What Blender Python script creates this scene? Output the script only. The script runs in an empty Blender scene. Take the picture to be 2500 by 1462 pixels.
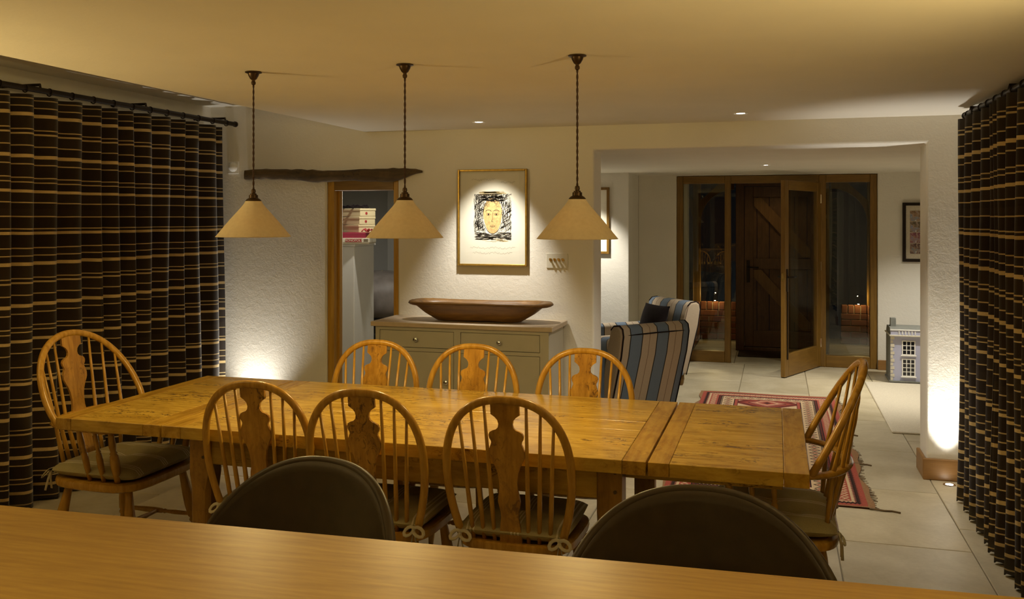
import bpy, bmesh, math, random
from mathutils import Vector, Matrix
random.seed(7)
PI = math.pi
S = bpy.context.scene
COL = S.collection

# ------------------------------------------------------------------ camera, world, exposure
cam_d = bpy.data.cameras.new('camera'); cam = bpy.data.objects.new('camera', cam_d); COL.objects.link(cam)
cam_d.sensor_width = 36; cam_d.lens = 2208/2500*36; cam_d.shift_y = -(731-533)/2500
cam_d.clip_start = 0.02; cam_d.clip_end = 100
cam.location = (0, 0, 1.55); cam.rotation_euler = (PI/2, 0, math.radians(16.3))
S.camera = cam
w = bpy.data.worlds.new('night'); S.world = w; w.use_nodes = True
w.node_tree.nodes['Background'].inputs[0].default_value = (0.010, 0.012, 0.016, 1)
w.node_tree.nodes['Background'].inputs[1].default_value = 0.25
S.view_settings.view_transform = 'Standard'; S.view_settings.look = 'None'
S.view_settings.exposure = 0.0; S.view_settings.gamma = 1.0; S.view_settings.use_curve_mapping = False
try:
    S.cycles.use_denoising = True
    S.cycles.max_bounces = 10; S.cycles.diffuse_bounces = 5; S.cycles.glossy_bounces = 4
    S.cycles.caustics_reflective = False; S.cycles.caustics_refractive = False
    S.cycles.sample_clamp_indirect = 4.0
except Exception:
    pass
WARM = (1.0, 0.73, 0.30)      # pendant and kitchen bulbs
LED = (1.0, 0.94, 0.82)       # accent spots
PEND_W = 14.0
UP_W = 135.0

# ------------------------------------------------------------------ node helpers / materials
def sl(c):
    return tuple(((v/255.0)/12.92 if v/255.0 <= 0.04045 else ((v/255.0+0.055)/1.055)**2.4) for v in c)

class NT:
    def __init__(s, name):
        s.m = bpy.data.materials.new(name); s.m.use_nodes = True
        s.t = s.m.node_tree; s.n = s.t.nodes; s.bsdf = s.n['Principled BSDF']
    def new(s, typ, **kw):
        x = s.n.new(typ)
        for k, v in kw.items(): setattr(x, k, v)
        return x
    def link(s, a, b): s.t.links.new(a, b)
    def math(s, op, a, b=None, c=None):
        x = s.new('ShaderNodeMath', operation=op)
        for i, v in enumerate((a, b, c)):
            if v is None: continue
            if isinstance(v, (int, float)): x.inputs[i].default_value = v
            else: s.link(v, x.inputs[i])
        return x.outputs[0]
    def ramp(s, fac, stops, interp='LINEAR'):
        r = s.new('ShaderNodeValToRGB'); r.color_ramp.interpolation = interp
        e = r.color_ramp.elements
        while len(e) < len(stops): e.new(0.5)
        for i, (p, c) in enumerate(stops):
            e[i].position = p; e[i].color = (*c, 1) if len(c) == 3 else c
        s.link(fac, r.inputs[0]); return r.outputs[0]
    def mix(s, fac, a, b, mode='MIX'):
        x = s.new('ShaderNodeMix', data_type='RGBA', blend_type=mode)
        for i, v in ((0, fac), (6, a), (7, b)):
            if isinstance(v, (int, float)): x.inputs[i].default_value = v
            elif isinstance(v, tuple): x.inputs[i].default_value = (*v, 1)
            else: s.link(v, x.inputs[i])
        return x.outputs[2]
    def coords(s, scale=(1, 1, 1), jitter=0.0):
        tc = s.new('ShaderNodeTexCoord'); mp = s.new('ShaderNodeMapping')
        mp.inputs['Scale'].default_value = scale
        v = tc.outputs['Object']
        if jitter:
            oi = s.new('ShaderNodeObjectInfo'); ad = s.new('ShaderNodeVectorMath', operation='MULTIPLY_ADD')
            ad.inputs[0].default_value = (7.3, 5.1, 3.7)
            s.link(oi.outputs['Random'], ad.inputs[1]); s.link(v, ad.inputs[2]); v = ad.outputs[0]
        s.link(v, mp.inputs['Vector']); return mp.outputs[0]
    def noise(s, vec, scale, detail=3, rough=0.5, dist=0.0):
        x = s.new('ShaderNodeTexNoise'); x.inputs['Scale'].default_value = scale
        x.inputs['Detail'].default_value = detail; x.inputs['Roughness'].default_value = rough
        x.inputs['Distortion'].default_value = dist
        s.link(vec, x.inputs['Vector']); return x.outputs['Fac']
    def bump(s, h, strength=0.3, dist=0.01):
        b = s.new('ShaderNodeBump'); b.inputs['Strength'].default_value = strength
        b.inputs['Distance'].default_value = dist; s.link(h, b.inputs['Height'])
        s.link(b.outputs[0], s.bsdf.inputs['Normal'])
    def base(s, c):
        if isinstance(c, tuple): s.bsdf.inputs['Base Color'].default_value = (*c, 1)
        else: s.link(c, s.bsdf.inputs['Base Color'])
    def set(s, rough=None, metal=None, spec=None, coat=None, sheen=None):
        i = s.bsdf.inputs
        if rough is not None: i['Roughness'].default_value = rough
        if metal is not None: i['Metallic'].default_value = metal
        if spec is not None: i['Specular IOR Level'].default_value = spec
        if coat is not None: i['Coat Weight'].default_value = coat; i['Coat Roughness'].default_value = 0.12
        if sheen is not None: i['Sheen Weight'].default_value = sheen
        return s

def plain(name, c, rough=0.5, metal=0, spec=0.5, var=0.12, scale=30, bump=0.0, coat=None, dist=0.003):
    t = NT(name); co = t.coords(); n = t.noise(co, scale, 4)
    t.base(t.ramp(n, [(0.3, tuple(v*(1-var) for v in c)), (0.7, tuple(min(1, v*(1+var)) for v in c))]))
    if bump: t.bump(t.noise(co, scale*3, 4), bump, dist)
    t.set(rough, metal, spec, coat); return t.m

def plaster(name, c, bump=0.24, scale=22):
    t = NT(name); co = t.coords()
    n = t.noise(co, 2.5, 3)
    t.base(t.ramp(n, [(0.3, tuple(v*0.95 for v in c)), (0.7, c)]))
    a = t.noise(co, scale, 6, 0.65, 0.6); b = t.noise(co, scale*4, 3, 0.6)
    t.bump(t.math('MULTIPLY_ADD', b, 0.4, a), bump, 0.012)
    t.set(0.9, 0, 0.2); return t.m

def wood(name, lo, hi, axis='x', knots=0.0, rough=0.35, fine=1.0, coat=None, dark=None, jitter=1.0, bump=0.12):
    t = NT(name)
    st = {'x': (0.12, 1, 1), 'y': (1, 0.12, 1), 'z': (1, 1, 0.12)}[axis]
    co = t.coords(st, jitter)
    g = t.noise(co, 28*fine, 6, 0.6, 0.8)
    g2 = t.noise(co, 120*fine, 3, 0.6)
    wv = t.new('ShaderNodeTexWave', wave_type='BANDS', bands_direction={'x': 'Y', 'y': 'X', 'z': 'X'}[axis])
    wv.inputs['Scale'].default_value = 9*fine; wv.inputs['Distortion'].default_value = 9
    wv.inputs['Detail'].default_value = 3; wv.inputs['Detail Scale'].default_value = 1.4
    t.link(co, wv.inputs['Vector'])
    f = t.math('ADD', t.math('MULTIPLY', g, 0.66), t.math('MULTIPLY', wv.outputs['Fac'], 0.09))
    f = t.math('ADD', f, t.math('MULTIPLY', g2, 0.22))
    c = t.ramp(f, [(0.3, lo), (0.72, hi)])
    if knots:
        st2 = {'x': (0.45, 1, 1), 'y': (1, 0.45, 1), 'z': (1, 1, 0.6)}[axis]
        ck = t.coords(st2, jitter)
        region = t.noise(ck, 5.5, 2, 0.5, 0.5)
        speck = t.noise(ck, 38, 4, 0.7, 1.5)
        k = t.math('MULTIPLY', t.ramp(region, [(0.46, (0, 0, 0)), (0.60, (1, 1, 1))]),
                   t.ramp(speck, [(0.52, (0, 0, 0)), (0.62, (1, 1, 1))]))
        mot = t.noise(ck, 9, 4, 0.6, 1.2)
        c = t.mix(0.8, c, t.ramp(mot, [(0.35, (0.70, 0.66, 0.55)), (0.62, (1.08, 1.10, 1.15))]), 'MULTIPLY')
        d = dark or tuple(v*0.28 for v in lo)
        c = t.mix(t.math('MULTIPLY', k, knots), c, d)
    t.base(c); t.set(rough, 0, 0.5, coat)
    t.bump(f, bump, 0.002)
    return t.m

def emis(name, c, strength):
    t = NT(name); t.base((0.8, 0.8, 0.8))
    t.bsdf.inputs['Emission Color'].default_value = (*c, 1)
    t.bsdf.inputs['Emission Strength'].default_value = strength; return t.m

def glassmat(name, tint=(0.9, 0.93, 0.9), refl=1.0):
    t = NT(name); t.n.remove(t.bsdf)
    tr = t.new('ShaderNodeBsdfTransparent'); tr.inputs[0].default_value = (*tint, 1)
    gl = t.new('ShaderNodeBsdfGlossy'); gl.inputs['Roughness'].default_value = 0.01
    lw = t.new('ShaderNodeLayerWeight'); lw.inputs[0].default_value = 0.5
    fr = t.math('MULTIPLY_ADD', t.math('POWER', lw.outputs['Facing'], 5.0), 0.94, 0.05)
    mx = t.new('ShaderNodeMixShader')
    t.link(t.math('MULTIPLY', fr, refl), mx.inputs[0])
    t.link(tr.outputs[0], mx.inputs[1]); t.link(gl.outputs[0], mx.inputs[2])
    t.link(mx.outputs[0], t.n['Material Output'].inputs[0]); return t.m

def stripes(name, period, stops, axis, rough=0.9, sheen=0.3, bump=0.3, bscale=350, wobble=0.0):
    """constant bands along a local axis"""
    t = NT(name); tc = t.new('ShaderNodeTexCoord'); sp = t.new('ShaderNodeSeparateXYZ')
    t.link(tc.outputs['Object'], sp.inputs[0]); v = sp.outputs['XYZ'.index(axis)]
    if wobble:
        v = t.math('ADD', v, t.math('MULTIPLY', t.math('SUBTRACT', t.noise(tc.outputs['Object'], 3, 2), 0.5), wobble))
    f = t.math('FRACT', t.math('DIVIDE', t.math('ADD', v, 20*period), period))
    c = t.ramp(f, stops, 'CONSTANT')
    n = t.noise(tc.outputs['Object'], bscale, 2, 0.7)
    c = t.mix(0.45, c, t.ramp(n, [(0.3, (0.35, 0.35, 0.35)), (0.7, (1, 1, 1))]), 'MULTIPLY')
    t.base(c); t.set(rough, 0, 0.2, None, sheen)
    t.bump(n, bump, 0.002); return t.m

M = {}
M['wall'] = plaster('wall_plaster', (0.78, 0.75, 0.67))
M['pier'] = M['wall']
M['ceil'] = plaster('ceiling_paint', (0.80, 0.76, 0.66), 0.08, 14)
M['oak_x'] = wood('oak_along_x', (0.30, 0.135, 0.022), (0.52, 0.29, 0.065), 'x', 0.0, 0.32)
M['table_x'] = wood('pippy_oak_along_x', (0.37, 0.205, 0.018), (0.66, 0.45, 0.075), 'x', 0.9, 0.25, 0.9, dark=(0.09, 0.035, 0.006))
M['table_y'] = wood('pippy_oak_along_y', (0.32, 0.165, 0.012), (0.56, 0.35, 0.045), 'y', 0.35, 0.27, 0.9, dark=(0.1, 0.04, 0.008))
M['table_z'] = wood('pippy_oak_along_z', (0.20, 0.095, 0.010), (0.36, 0.195, 0.03), 'z', 0.3, 0.35)
M['chair'] = wood('chair_oak', (0.31, 0.15, 0.012), (0.55, 0.32, 0.05), 'z', 0.0, 0.26, 1.2)
M['splat'] = wood('burr_oak_splat', (0.31, 0.145, 0.014), (0.54, 0.30, 0.045), 'z', 0.85, 0.28, 1.3, dark=(0.08, 0.03, 0.006))
M['island'] = wood('worktop_oak', (0.36, 0.205, 0.036), (0.54, 0.34, 0.072), 'x', 0.0, 0.42, 1.6, jitter=0.0)
M['skirt'] = wood('skirting_oak', (0.22, 0.11, 0.03), (0.36, 0.19, 0.06), 'x', 0.0, 0.4)
M['frame_z'] = wood('door_oak_z', (0.15, 0.075, 0.010), (0.26, 0.14, 0.022), 'z', 0.0, 0.4)
M['frame_x'] = wood('door_oak_x', (0.15, 0.075, 0.010), (0.26, 0.14, 0.022), 'x', 0.0, 0.4)
M['jamb_oak'] = wood('jamb_oak', (0.36, 0.18, 0.018), (0.58, 0.33, 0.045), 'z', 0.0, 0.4)
M['brace_oak'] = wood('brace_oak', (0.11, 0.05, 0.012), (0.18, 0.09, 0.022), 'z', 0.0, 0.5)
M['dark_oak'] = wood('dark_plank_oak', (0.075, 0.032, 0.010), (0.13, 0.058, 0.018), 'z', 0.2, 0.5)
M['beam'] = wood('old_beam', (0.040, 0.026, 0.010), (0.17, 0.105, 0.038), 'x', 0.6, 0.75, 0.7, dark=(0.012, 0.008, 0.004), bump=0.5)
M['bowl'] = wood('bowl_wood', (0.105, 0.046, 0.009), (0.28, 0.145, 0.035), 'x', 0.3, 0.42, 0.8)
M['leather'] = plain('brown_leather', (0.050, 0.033, 0.014), 0.42, 0, 0.5, 0.15, 25, 0.12)
M['leather2'] = plain('grey_leather', (0.24, 0.21, 0.19), 0.5, 0, 0.5, 0.2, 12, 0.1)
M['black'] = plain('near_black', (0.008, 0.008, 0.008), 0.5)
M['iron'] = plain('dark_iron', (0.022, 0.014, 0.008), 0.45, 0.6)
M['bronze'] = plain('bronze', (0.055, 0.030, 0.012), 0.4, 0.7)
M['cord'] = plain('cord_brown', (0.045, 0.020, 0.010), 0.8)
M['steel'] = plain('polished_steel', (0.75, 0.72, 0.68), 0.12, 1.0)
M['brass'] = plain('brass', (0.62, 0.42, 0.13), 0.25, 1.0)
M['gilt'] = plain('gilt_frame', (0.42, 0.27, 0.06), 0.32, 0.8, 0.5, 0.2, 40)
M['sage'] = plain('sage_paint', (0.45, 0.42, 0.325), 0.55, 0, 0.4, 0.03, 8)
M['sagetop'] = plain('sideboard_top', (0.48, 0.385, 0.27), 0.5, 0, 0.4, 0.08, 20)
M['white'] = plain('white_paint', (0.80, 0.79, 0.74), 0.5, 0, 0.4, 0.02, 5)
M['grey'] = plain('grey_paint', (0.42, 0.42, 0.39), 0.6, 0, 0.4, 0.03, 5)
M['paper'] = plain('cream_paper', (0.86, 0.83, 0.70), 0.8, 0, 0.2, 0.03, 6)
M['charcoal'] = plain('charcoal', (0.020, 0.016, 0.012), 0.9)
M['pencil'] = plain('pencil', (0.50, 0.47, 0.38), 0.9)
M['tan'] = plain('tan_crayon', (0.62, 0.40, 0.17), 0.9, 0, 0.2, 0.25, 60)
M['ochre'] = plain('ochre_crayon', (0.50, 0.36, 0.13), 0.9, 0, 0.2, 0.2, 60)
M['mortar'] = plain('mortar', (0.30, 0.24, 0.17), 0.95, 0, 0.1, 0.2, 40)
M['carpet'] = plain('cream_mat', (0.60, 0.54, 0.42), 0.95, 0, 0.1, 0.08, 90, 0.5)
M['plate'] = plain('switch_plate', (0.72, 0.69, 0.58), 0.15, 0, 0.6, 0.02, 4)
M['doormat'] = plain('doormat', (0.05, 0.03, 0.015), 1.0, 0, 0.1, 0.3, 90, 0.5)
M['glass'] = glassmat('window_glass', (0.90, 0.91, 0.86), 1.0)
M['pglass'] = glassmat('picture_glass', (0.97, 0.97, 0.97), 0.6)
M['bulb'] = emis('bulb_glow', (1.0, 0.80, 0.5), 12)
M['lens'] = emis('led_lens', (1.0, 0.93, 0.8), 25)
M['lens_dim'] = emis('led_lens_dim', (1.0, 0.93, 0.8), 8)

def shade_material():
    t = NT('shade_card'); co = t.coords(); n = t.noise(co, 60, 3)
    t.base(t.ramp(n, [(0.3, (0.70, 0.60, 0.42)), (0.7, (0.76, 0.66, 0.47))]))
    t.set(0.8, 0, 0.2)
    tr = t.new('ShaderNodeBsdfTranslucent'); tr.inputs[0].default_value = (0.55, 0.36, 0.15, 1)
    mx = t.new('ShaderNodeMixShader'); mx.inputs[0].default_value = 0.05
    t.link(t.bsdf.outputs[0], mx.inputs[1]); t.link(tr.outputs[0], mx.inputs[2])
    t.link(mx.outputs[0], t.n['Material Output'].inputs[0]); return t.m
M['shade'] = shade_material()

def tile_material():
    t = NT('limestone_tile'); co = t.coords((1, 1, 1), 1.0); oi = t.new('ShaderNodeObjectInfo')
    n = t.noise(co, 3.2, 6, 0.6, 0.5); n2 = t.noise(co, 45, 3, 0.6)
    c = t.ramp(t.math('ADD', t.math('MULTIPLY', n, 0.8), t.math('MULTIPLY', n2, 0.2)),
               [(0.32, (0.43, 0.365, 0.235)), (0.68, (0.62, 0.55, 0.395))])
    c = t.mix(1.0, c, t.ramp(oi.outputs['Random'], [(0, (0.82, 0.82, 0.82)), (1, (1.0, 0.99, 0.97))]), 'MULTIPLY')
    t.base(c); t.set(0.42, 0, 0.4); t.bump(n, 0.12, 0.004); return t.m
M['tile'] = tile_material()
M['grout'] = plain('grout', (0.20, 0.165, 0.10), 0.9)

def curtain_material():
    dk, dk2 = (0.022, 0.012, 0.0045), (0.030, 0.018, 0.007); bg, bg2 = (0.60, 0.44, 0.20), (0.52, 0.39, 0.18)
    lines = [(0.03, .007, bg2), (0.085, .016, bg), (0.14, .006, bg2), (0.165, .006, bg2), (0.235, .007, bg2), (0.275, .017, bg),
             (0.335, .006, bg2), (0.40, .007, bg2), (0.425, .006, bg2), (0.495, .018, bg), (0.545, .006, bg2), (0.585, .007, bg2),
             (0.66, .017, bg), (0.69, .006, bg2), (0.755, .007, bg2)]
    P = 0.80; st = [(0.0, dk)]
    for i, (p, wd, c) in enumerate(lines):
        st.append((p/P, c)); st.append(((p+wd)/P, dk if i % 2 else dk2))
    return stripes('striped_velvet', P, st[:32], 'Z', 0.95, 0.25, 0.4, 420, 0.012)
M['curtain'] = curtain_material()
def fabric(axis):
    bl, tn, dk, tn2 = (0.15, 0.20, 0.27), (0.48, 0.39, 0.28), (0.025, 0.02, 0.016), (0.20, 0.13, 0.09)
    return stripes('ticking_'+axis.lower(), 0.26, [(0, dk), (0.035, bl), (0.44, dk), (0.475, tn), (0.725, tn2), (0.745, tn)], axis, 0.9, 0.1, 0.25, 500)
M['fab_x'] = fabric('X'); M['fab_y'] = fabric('Y')
M['cushion'] = stripes('cushion_ticking', 0.16, [(0, (0.74, 0.70, 0.55)), (0.035, (0.42, 0.37, 0.20)), (0.075, (0.74, 0.70, 0.55)), (0.105, (0.42, 0.37, 0.20)),
                       (0.15, (0.74, 0.70, 0.55)), (0.18, (0.42, 0.37, 0.20))], 'X', 0.95, 0.1, 0.25, 500)
M['velvet'] = plain('black_velvet', (0.012, 0.008, 0.008), 0.95, 0, 0.2, 0.2, 40)
M['tie'] = plain('cushion_tie', (0.50, 0.46, 0.34), 0.9)

# ------------------------------------------------------------------ mesh builder
class MB:
    def __init__(s): s.v = []; s.f = []
    def add(s, vs, fs):
        o = len(s.v); s.v += [tuple(v) for v in vs]; s.f += [tuple(i+o for i in f) for f in fs]; return s
    def box(s, x0, x1, y0, y1, z0, z1, c=0.0):
        if c <= 0:
            vs = [(x, y, z) for z in (z0, z1) for y in (y0, y1) for x in (x0, x1)]
            return s.add(vs, [(0, 2, 3, 1), (4, 5, 7, 6), (0, 1, 5, 4), (2, 6, 7, 3), (0, 4, 6, 2), (1, 3, 7, 5)])
        bm = bmesh.new(); bmesh.ops.create_cube(bm, size=1)
        for v in bm.verts: v.co = ((x0+x1)/2+v.co.x*(x1-x0), (y0+y1)/2+v.co.y*(y1-y0), (z0+z1)/2+v.co.z*(z1-z0))
        seg = 1 if c < 0.008 else 3
        bmesh.ops.bevel(bm, geom=bm.edges[:], offset=c, segments=seg, affect='EDGES', profile=0.5)
        s.bm(bm); return s
    def bm(s, bm, mat=None):
        bm.verts.index_update()
        s.add([(mat @ v.co if mat else v.co) for v in bm.verts], [[v.index for v in f.verts] for f in bm.faces]); bm.free(); return s
    def obox(s, center, size, rot=(0, 0, 0), c=0.0):
        t = MB().box(-size[0]/2, size[0]/2, -size[1]/2, size[1]/2, -size[2]/2, size[2]/2, c)
        from mathutils import Euler
        m = Matrix.Translation(center) @ Euler(rot).to_matrix().to_4x4()
        return s.add([m @ Vector(v) for v in t.v], t.f)
    def prism(s, pts, a0, a1, axis='y'):
        """outline pts (2D) extruded along axis; y: (x,z)  x: (y,z)  z: (x,y)"""
        n = len(pts)
        def P(p, a): return {'y': (p[0], a, p[1]), 'x': (a, p[0], p[1]), 'z': (p[0], p[1], a)}[axis]
        vs = [P(p, a0) for p in pts]+[P(p, a1) for p in pts]
        fs = [tuple(range(n-1, -1, -1)), tuple(range(n, 2*n))]+[(i, (i+1) % n, n+(i+1) % n, n+i) for i in range(n)]
        return s.add(vs, fs)
    def lathe(s, prof, center=(0, 0, 0), n=24, cap=True):
        """prof [(r,z)...]"""
        vs = []; fs = []
        for r, z in prof:
            for k in range(n):
                a = 2*PI*k/n; vs.append((center[0]+r*math.cos(a), center[1]+r*math.sin(a), center[2]+z))
        for i in range(len(prof)-1):
            for k in range(n):
                k2 = (k+1) % n; fs.append((i*n+k, i*n+k2, (i+1)*n+k2, (i+1)*n+k))
        if cap:
            fs.append(tuple(range(n-1, -1, -1))); fs.append(tuple((len(prof)-1)*n+k for k in range(n)))
        return s.add(vs, fs)
    def tube(s, path, r, n=8, ry=None, up=None, closed=False):
        path = [Vector(p) for p in path]; L = len(path)
        rs = r if isinstance(r, (list, tuple)) else [r]*L
        rys = ry if isinstance(ry, (list, tuple)) else ([ry]*L if ry else rs)
        ref = Vector(up) if up else None; vs = []; prev = None
        for i, p in enumerate(path):
            if closed: t = path[(i+1) % L]-path[i-1]
            else: t = path[min(i+1, L-1)]-path[max(i-1, 0)]
            t.normalize()
            if ref is not None: nx = ref
            elif prev is None: nx = Vector((0, 0, 1)) if abs(t.z) < 0.9 else Vector((1, 0, 0))
            else: nx = prev
            nx = (nx-t*nx.dot(t)); nx = nx.normalized() if nx.length > 1e-6 else t.orthogonal().normalized()
            prev = nx; b = t.cross(nx)
            for k in range(n):
                a = 2*PI*k/n; vs.append(p+nx*(math.cos(a)*rs[i])+b*(math.sin(a)*rys[i]))
        fs = []
        for i in range(L if closed else L-1):
            j = (i+1) % L
            for k in range(n):
                k2 = (k+1) % n; fs.append((i*n+k, i*n+k2, j*n+k2, j*n+k))
        if not closed:
            fs.append(tuple(range(n-1, -1, -1))); fs.append(tuple((L-1)*n+k for k in range(n)))
        return s.add(vs, fs)
    def loft(s, rings, cap0=True, cap1=True):
        n = len(rings[0]); vs = [p for r in rings for p in r]; fs = []
        for i in range(len(rings)-1):
            for k in range(n):
                k2 = (k+1) % n; fs.append((i*n+k, i*n+k2, (i+1)*n+k2, (i+1)*n+k))
        if cap0: fs.append(tuple(range(n-1, -1, -1)))
        if cap1: fs.append(tuple((len(rings)-1)*n+k for k in range(n)))
        return s.add(vs, fs)
    def grid(s, nu, nv, fn):
        vs = [fn(i/(nu-1), j/(nv-1)) for j in range(nv) for i in range(nu)]
        return s.add(vs, [(j*nu+i, j*nu+i+1, (j+1)*nu+i+1, (j+1)*nu+i) for j in range(nv-1) for i in range(nu-1)])
    def ball(s, c, r, nu=16, nv=10):
        if not isinstance(r, (tuple, list)): r = (r, r, r)
        rings = []
        for j in range(1, nv):
            ph = PI*j/nv-PI/2
            rings.append([(c[0]+r[0]*math.cos(ph)*math.cos(2*PI*k/nu), c[1]+r[1]*math.cos(ph)*math.sin(2*PI*k/nu), c[2]+r[2]*math.sin(ph)) for k in range(nu)])
        return s.loft(rings)
    def build(s, name, mat, parent=None, smooth=False, bevel=0.0, seg=2, angle=40):
        me = bpy.data.meshes.new(name); me.from_pydata([tuple(v) for v in s.v], [], s.f); me.update()
        bm = bmesh.new(); bm.from_mesh(me); bmesh.ops.recalc_face_normals(bm, faces=bm.faces[:]); bm.to_mesh(me); bm.free()
        o = bpy.data.objects.new(name, me); COL.objects.link(o)
        me.materials.append(M[mat] if isinstance(mat, str) else mat)
        if smooth: me.shade_smooth()
        if bevel:
            md = o.modifiers.new('bevel', 'BEVEL'); md.width = bevel; md.segments = seg; md.limit_method = 'ANGLE'; md.angle_limit = math.radians(angle)
        if smooth == 'auto' or (smooth and bevel):
            try: me.set_sharp_from_angle(angle=math.radians(angle))
            except Exception: pass
        if parent is not None: o.parent = parent
        return o

def obj(name, mb, mat, parent=None, **k): return mb.build(name, mat, parent, **k)
def tag(o, label, cat=None, group=None, kind=None):
    o['label'] = label
    if cat: o['category'] = cat
    if group: o['group'] = group
    if kind: o['kind'] = kind
    return o
def empty(name, loc=(0, 0, 0), rz=0.0):
    o = bpy.data.objects.new(name, None); COL.objects.link(o); o.empty_display_size = 0.1
    o.location = loc; o.rotation_euler = (0, 0, rz); return o
def thing(name, label, cat, loc=(0, 0, 0), rz=0.0, group=None): return tag(empty(name, loc, rz), label, cat, group)
def struct(o, label=None):
    o['kind'] = 'structure'
    if label: o['label'] = label
    return o
def copy_tree(o, parent=None):
    c = o.copy(); COL.objects.link(c); c.parent = parent
    for ch in list(o.children): copy_tree(ch, c)
    return c
def share(o, loc, parent):
    c = o.copy(); COL.objects.link(c); c.parent = parent; c.location = loc; return c
def lamp(name, typ, loc, energy, color, parent, size=0.03, target=None, cone=60, blend=0.6):
    d = bpy.data.lights.new(name, typ); d.energy = energy; d.color = color
    if typ in ('POINT', 'SPOT'): d.shadow_soft_size = size
    if typ == 'SPOT': d.spot_size = math.radians(cone); d.spot_blend = blend
    o = bpy.data.objects.new(name, d); COL.objects.link(o); o.parent = parent; o.location = loc
    if target is not None:
        o.rotation_euler = (Vector(target)-Vector(loc)).to_track_quat('-Z', 'Y').to_euler()
    return o

# ------------------------------------------------------------------ room shell
YB, YB2 = 5.86, 6.12            # back wall of the dining room
CE = 2.16                       # dining ceiling
YF = 9.95                       # far wall of the hall
HC = 2.02                       # hall ceiling
out = [(-4.30, 0), (-3.10, 0), (-3.10, 1.83), (-2.547, 1.83), (-2.547, 0), (-1.152, 0), (-1.152, 2.0), (0.857, 2.0), (0.857, 0), (1.30, 0), (1.30, 2.55), (-4.30, 2.55)]
struct(obj('wall_back', MB().prism(out, YB, YB2), 'wall', bevel=0.014, seg=3), 'rough white plastered wall with cottage doorway and wide opening')
struct(obj('wall_left', MB().box(-4.26, -4.06, -2.6, YB, 0, 2.55), 'wall'), 'white plaster wall behind the left striped curtain')
struct(obj('wall_right', MB().box(1.14, 1.30, -2.6, YB, 0, 2.55), 'wall'), 'white plaster wall behind the right striped curtain')
struct(obj('wall_rear', MB().box(-4.26, 1.30, -2.8, -2.6, 0, 2.55), 'dark_oak'), 'unseen kitchen wall behind the viewer, darkened to cut bounced light')  # dark finish chosen to cut frontal bounce from this unseen wall
struct(obj('ceiling', MB().box(-2.79, 1.14, -2.6, YB, CE, 2.55), 'ceil', bevel=0.006), 'smooth cream dining room ceiling with recessed spots')
struct(obj('ceiling', MB().box(-4.06, -2.79, -2.6, YB, 2.38, 2.55), 'ceil'), 'raised ceiling strip above the left curtain')
struct(obj('ceiling', MB().box(-2.4, 2.5, YB2, YF, HC, 2.3), 'ceil'), 'low white hall ceiling beyond the wide opening')
# hall walls
struct(obj('wall_far', MB().prism([(-1.46, 0), (-1.045, 0), (-1.045, 2.012), (0.995, 2.012), (0.995, 0), (2.5, 0), (2.5, 2.3), (-1.46, 2.3)], YF, YF+0.16), 'wall', bevel=0.008), 'cream far hall wall around the glazed oak screen')
struct(obj('wall_chimney', MB().box(-2.4, -1.46, 9.28, YF+0.16, 0, 2.3), 'wall', bevel=0.008), 'projecting white hall wall beside the striped armchairs')
struct(obj('wall_hall_left', MB().box(-2.4, -2.26, YB2, 9.28, 0, 2.3), 'wall'), 'white side wall dividing hall and snug')
struct(obj('wall_hall_right', MB().box(2.4, 2.5, YB2, YF, 0, 2.3), 'wall'), 'white right side wall of the hall')
# snug behind the cottage door
struct(obj('wall_snug_left', MB().box(-4.60, -4.45, YB2, 8.6, 0, 2.55), 'wall'), 'white left wall of the snug')
struct(obj('wall_snug_far', MB().box(-4.45, -2.4, 8.45, 8.6, 0, 2.55), 'grey'), 'grey far wall of the snug')
struct(obj('ceiling', MB().box(-4.45, -2.4, YB2, 8.45, 2.3, 2.5), 'ceil'), 'snug ceiling beyond the cottage door')

# floor: grout bed with a tile for each slab
fl = obj('floor', MB().box(-4.5, 2.5, -2.7, 12.4, -0.12, -0.006), 'grout')
struct(fl, 'large pale limestone slabs with thin dark joints')
tm = None; g = 0.0025
xs = [0.275+0.6*k for k in range(-8, 5)]
off = {0: 4.63, 1: 4.96}
for i in range(len(xs)-1):
    a, b = xs[i], xs[i+1]
    o0 = 4.63 if i % 2 == 0 else 4.96
    if i not in (8, 9): o0 = 4.63+random.uniform(-0.45, 0.45)
    y = o0-0.93*5
    while y < 9.9:
        y1 = y+0.93
        if y1 > 0.2 and not (a < -2.5 and y > 8.4):
            aa, bb, yy, y1c = max(a, -4.06 if y < 5.7 else -4.4), min(b, 2.4), max(y, -0.5), min(y1, 9.95)
            if bb-aa > 0.05 and y1c-yy > 0.05:
                full = abs(bb-aa-0.6) < 1e-4 and abs(y1c-yy-0.93) < 1e-4
                if full and tm is None:
                    tm = obj('floor_tile', MB().box(-0.3+g, 0.3-g, -0.465+g, 0.465-g, -0.02, 0, 0.003), 'tile', fl)
                    tm.location = ((aa+bb)/2, (yy+y1c)/2, 0)
                elif full: share(tm, ((aa+bb)/2, (yy+y1c)/2, 0), fl)
                else:
                    h, k = (bb-aa)/2, (y1c-yy)/2
                    t_ = obj('floor_tile', MB().box(-h+g, h-g, -k+g, k-g, -0.02, 0, 0.003), 'tile', fl); t_.location = ((aa+bb)/2, (yy+y1c)/2, 0)
        y = y1
# porch floor slabs
for i in range(4):
    for j in range(3):
        t_ = obj('floor_tile', MB().box(-0.25, 0.25, -0.29, 0.29, -0.02, 0, 0.003), 'tile', fl); t_.location = (-0.69+i*0.505, 10.25+j*0.585, -0.001)

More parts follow.
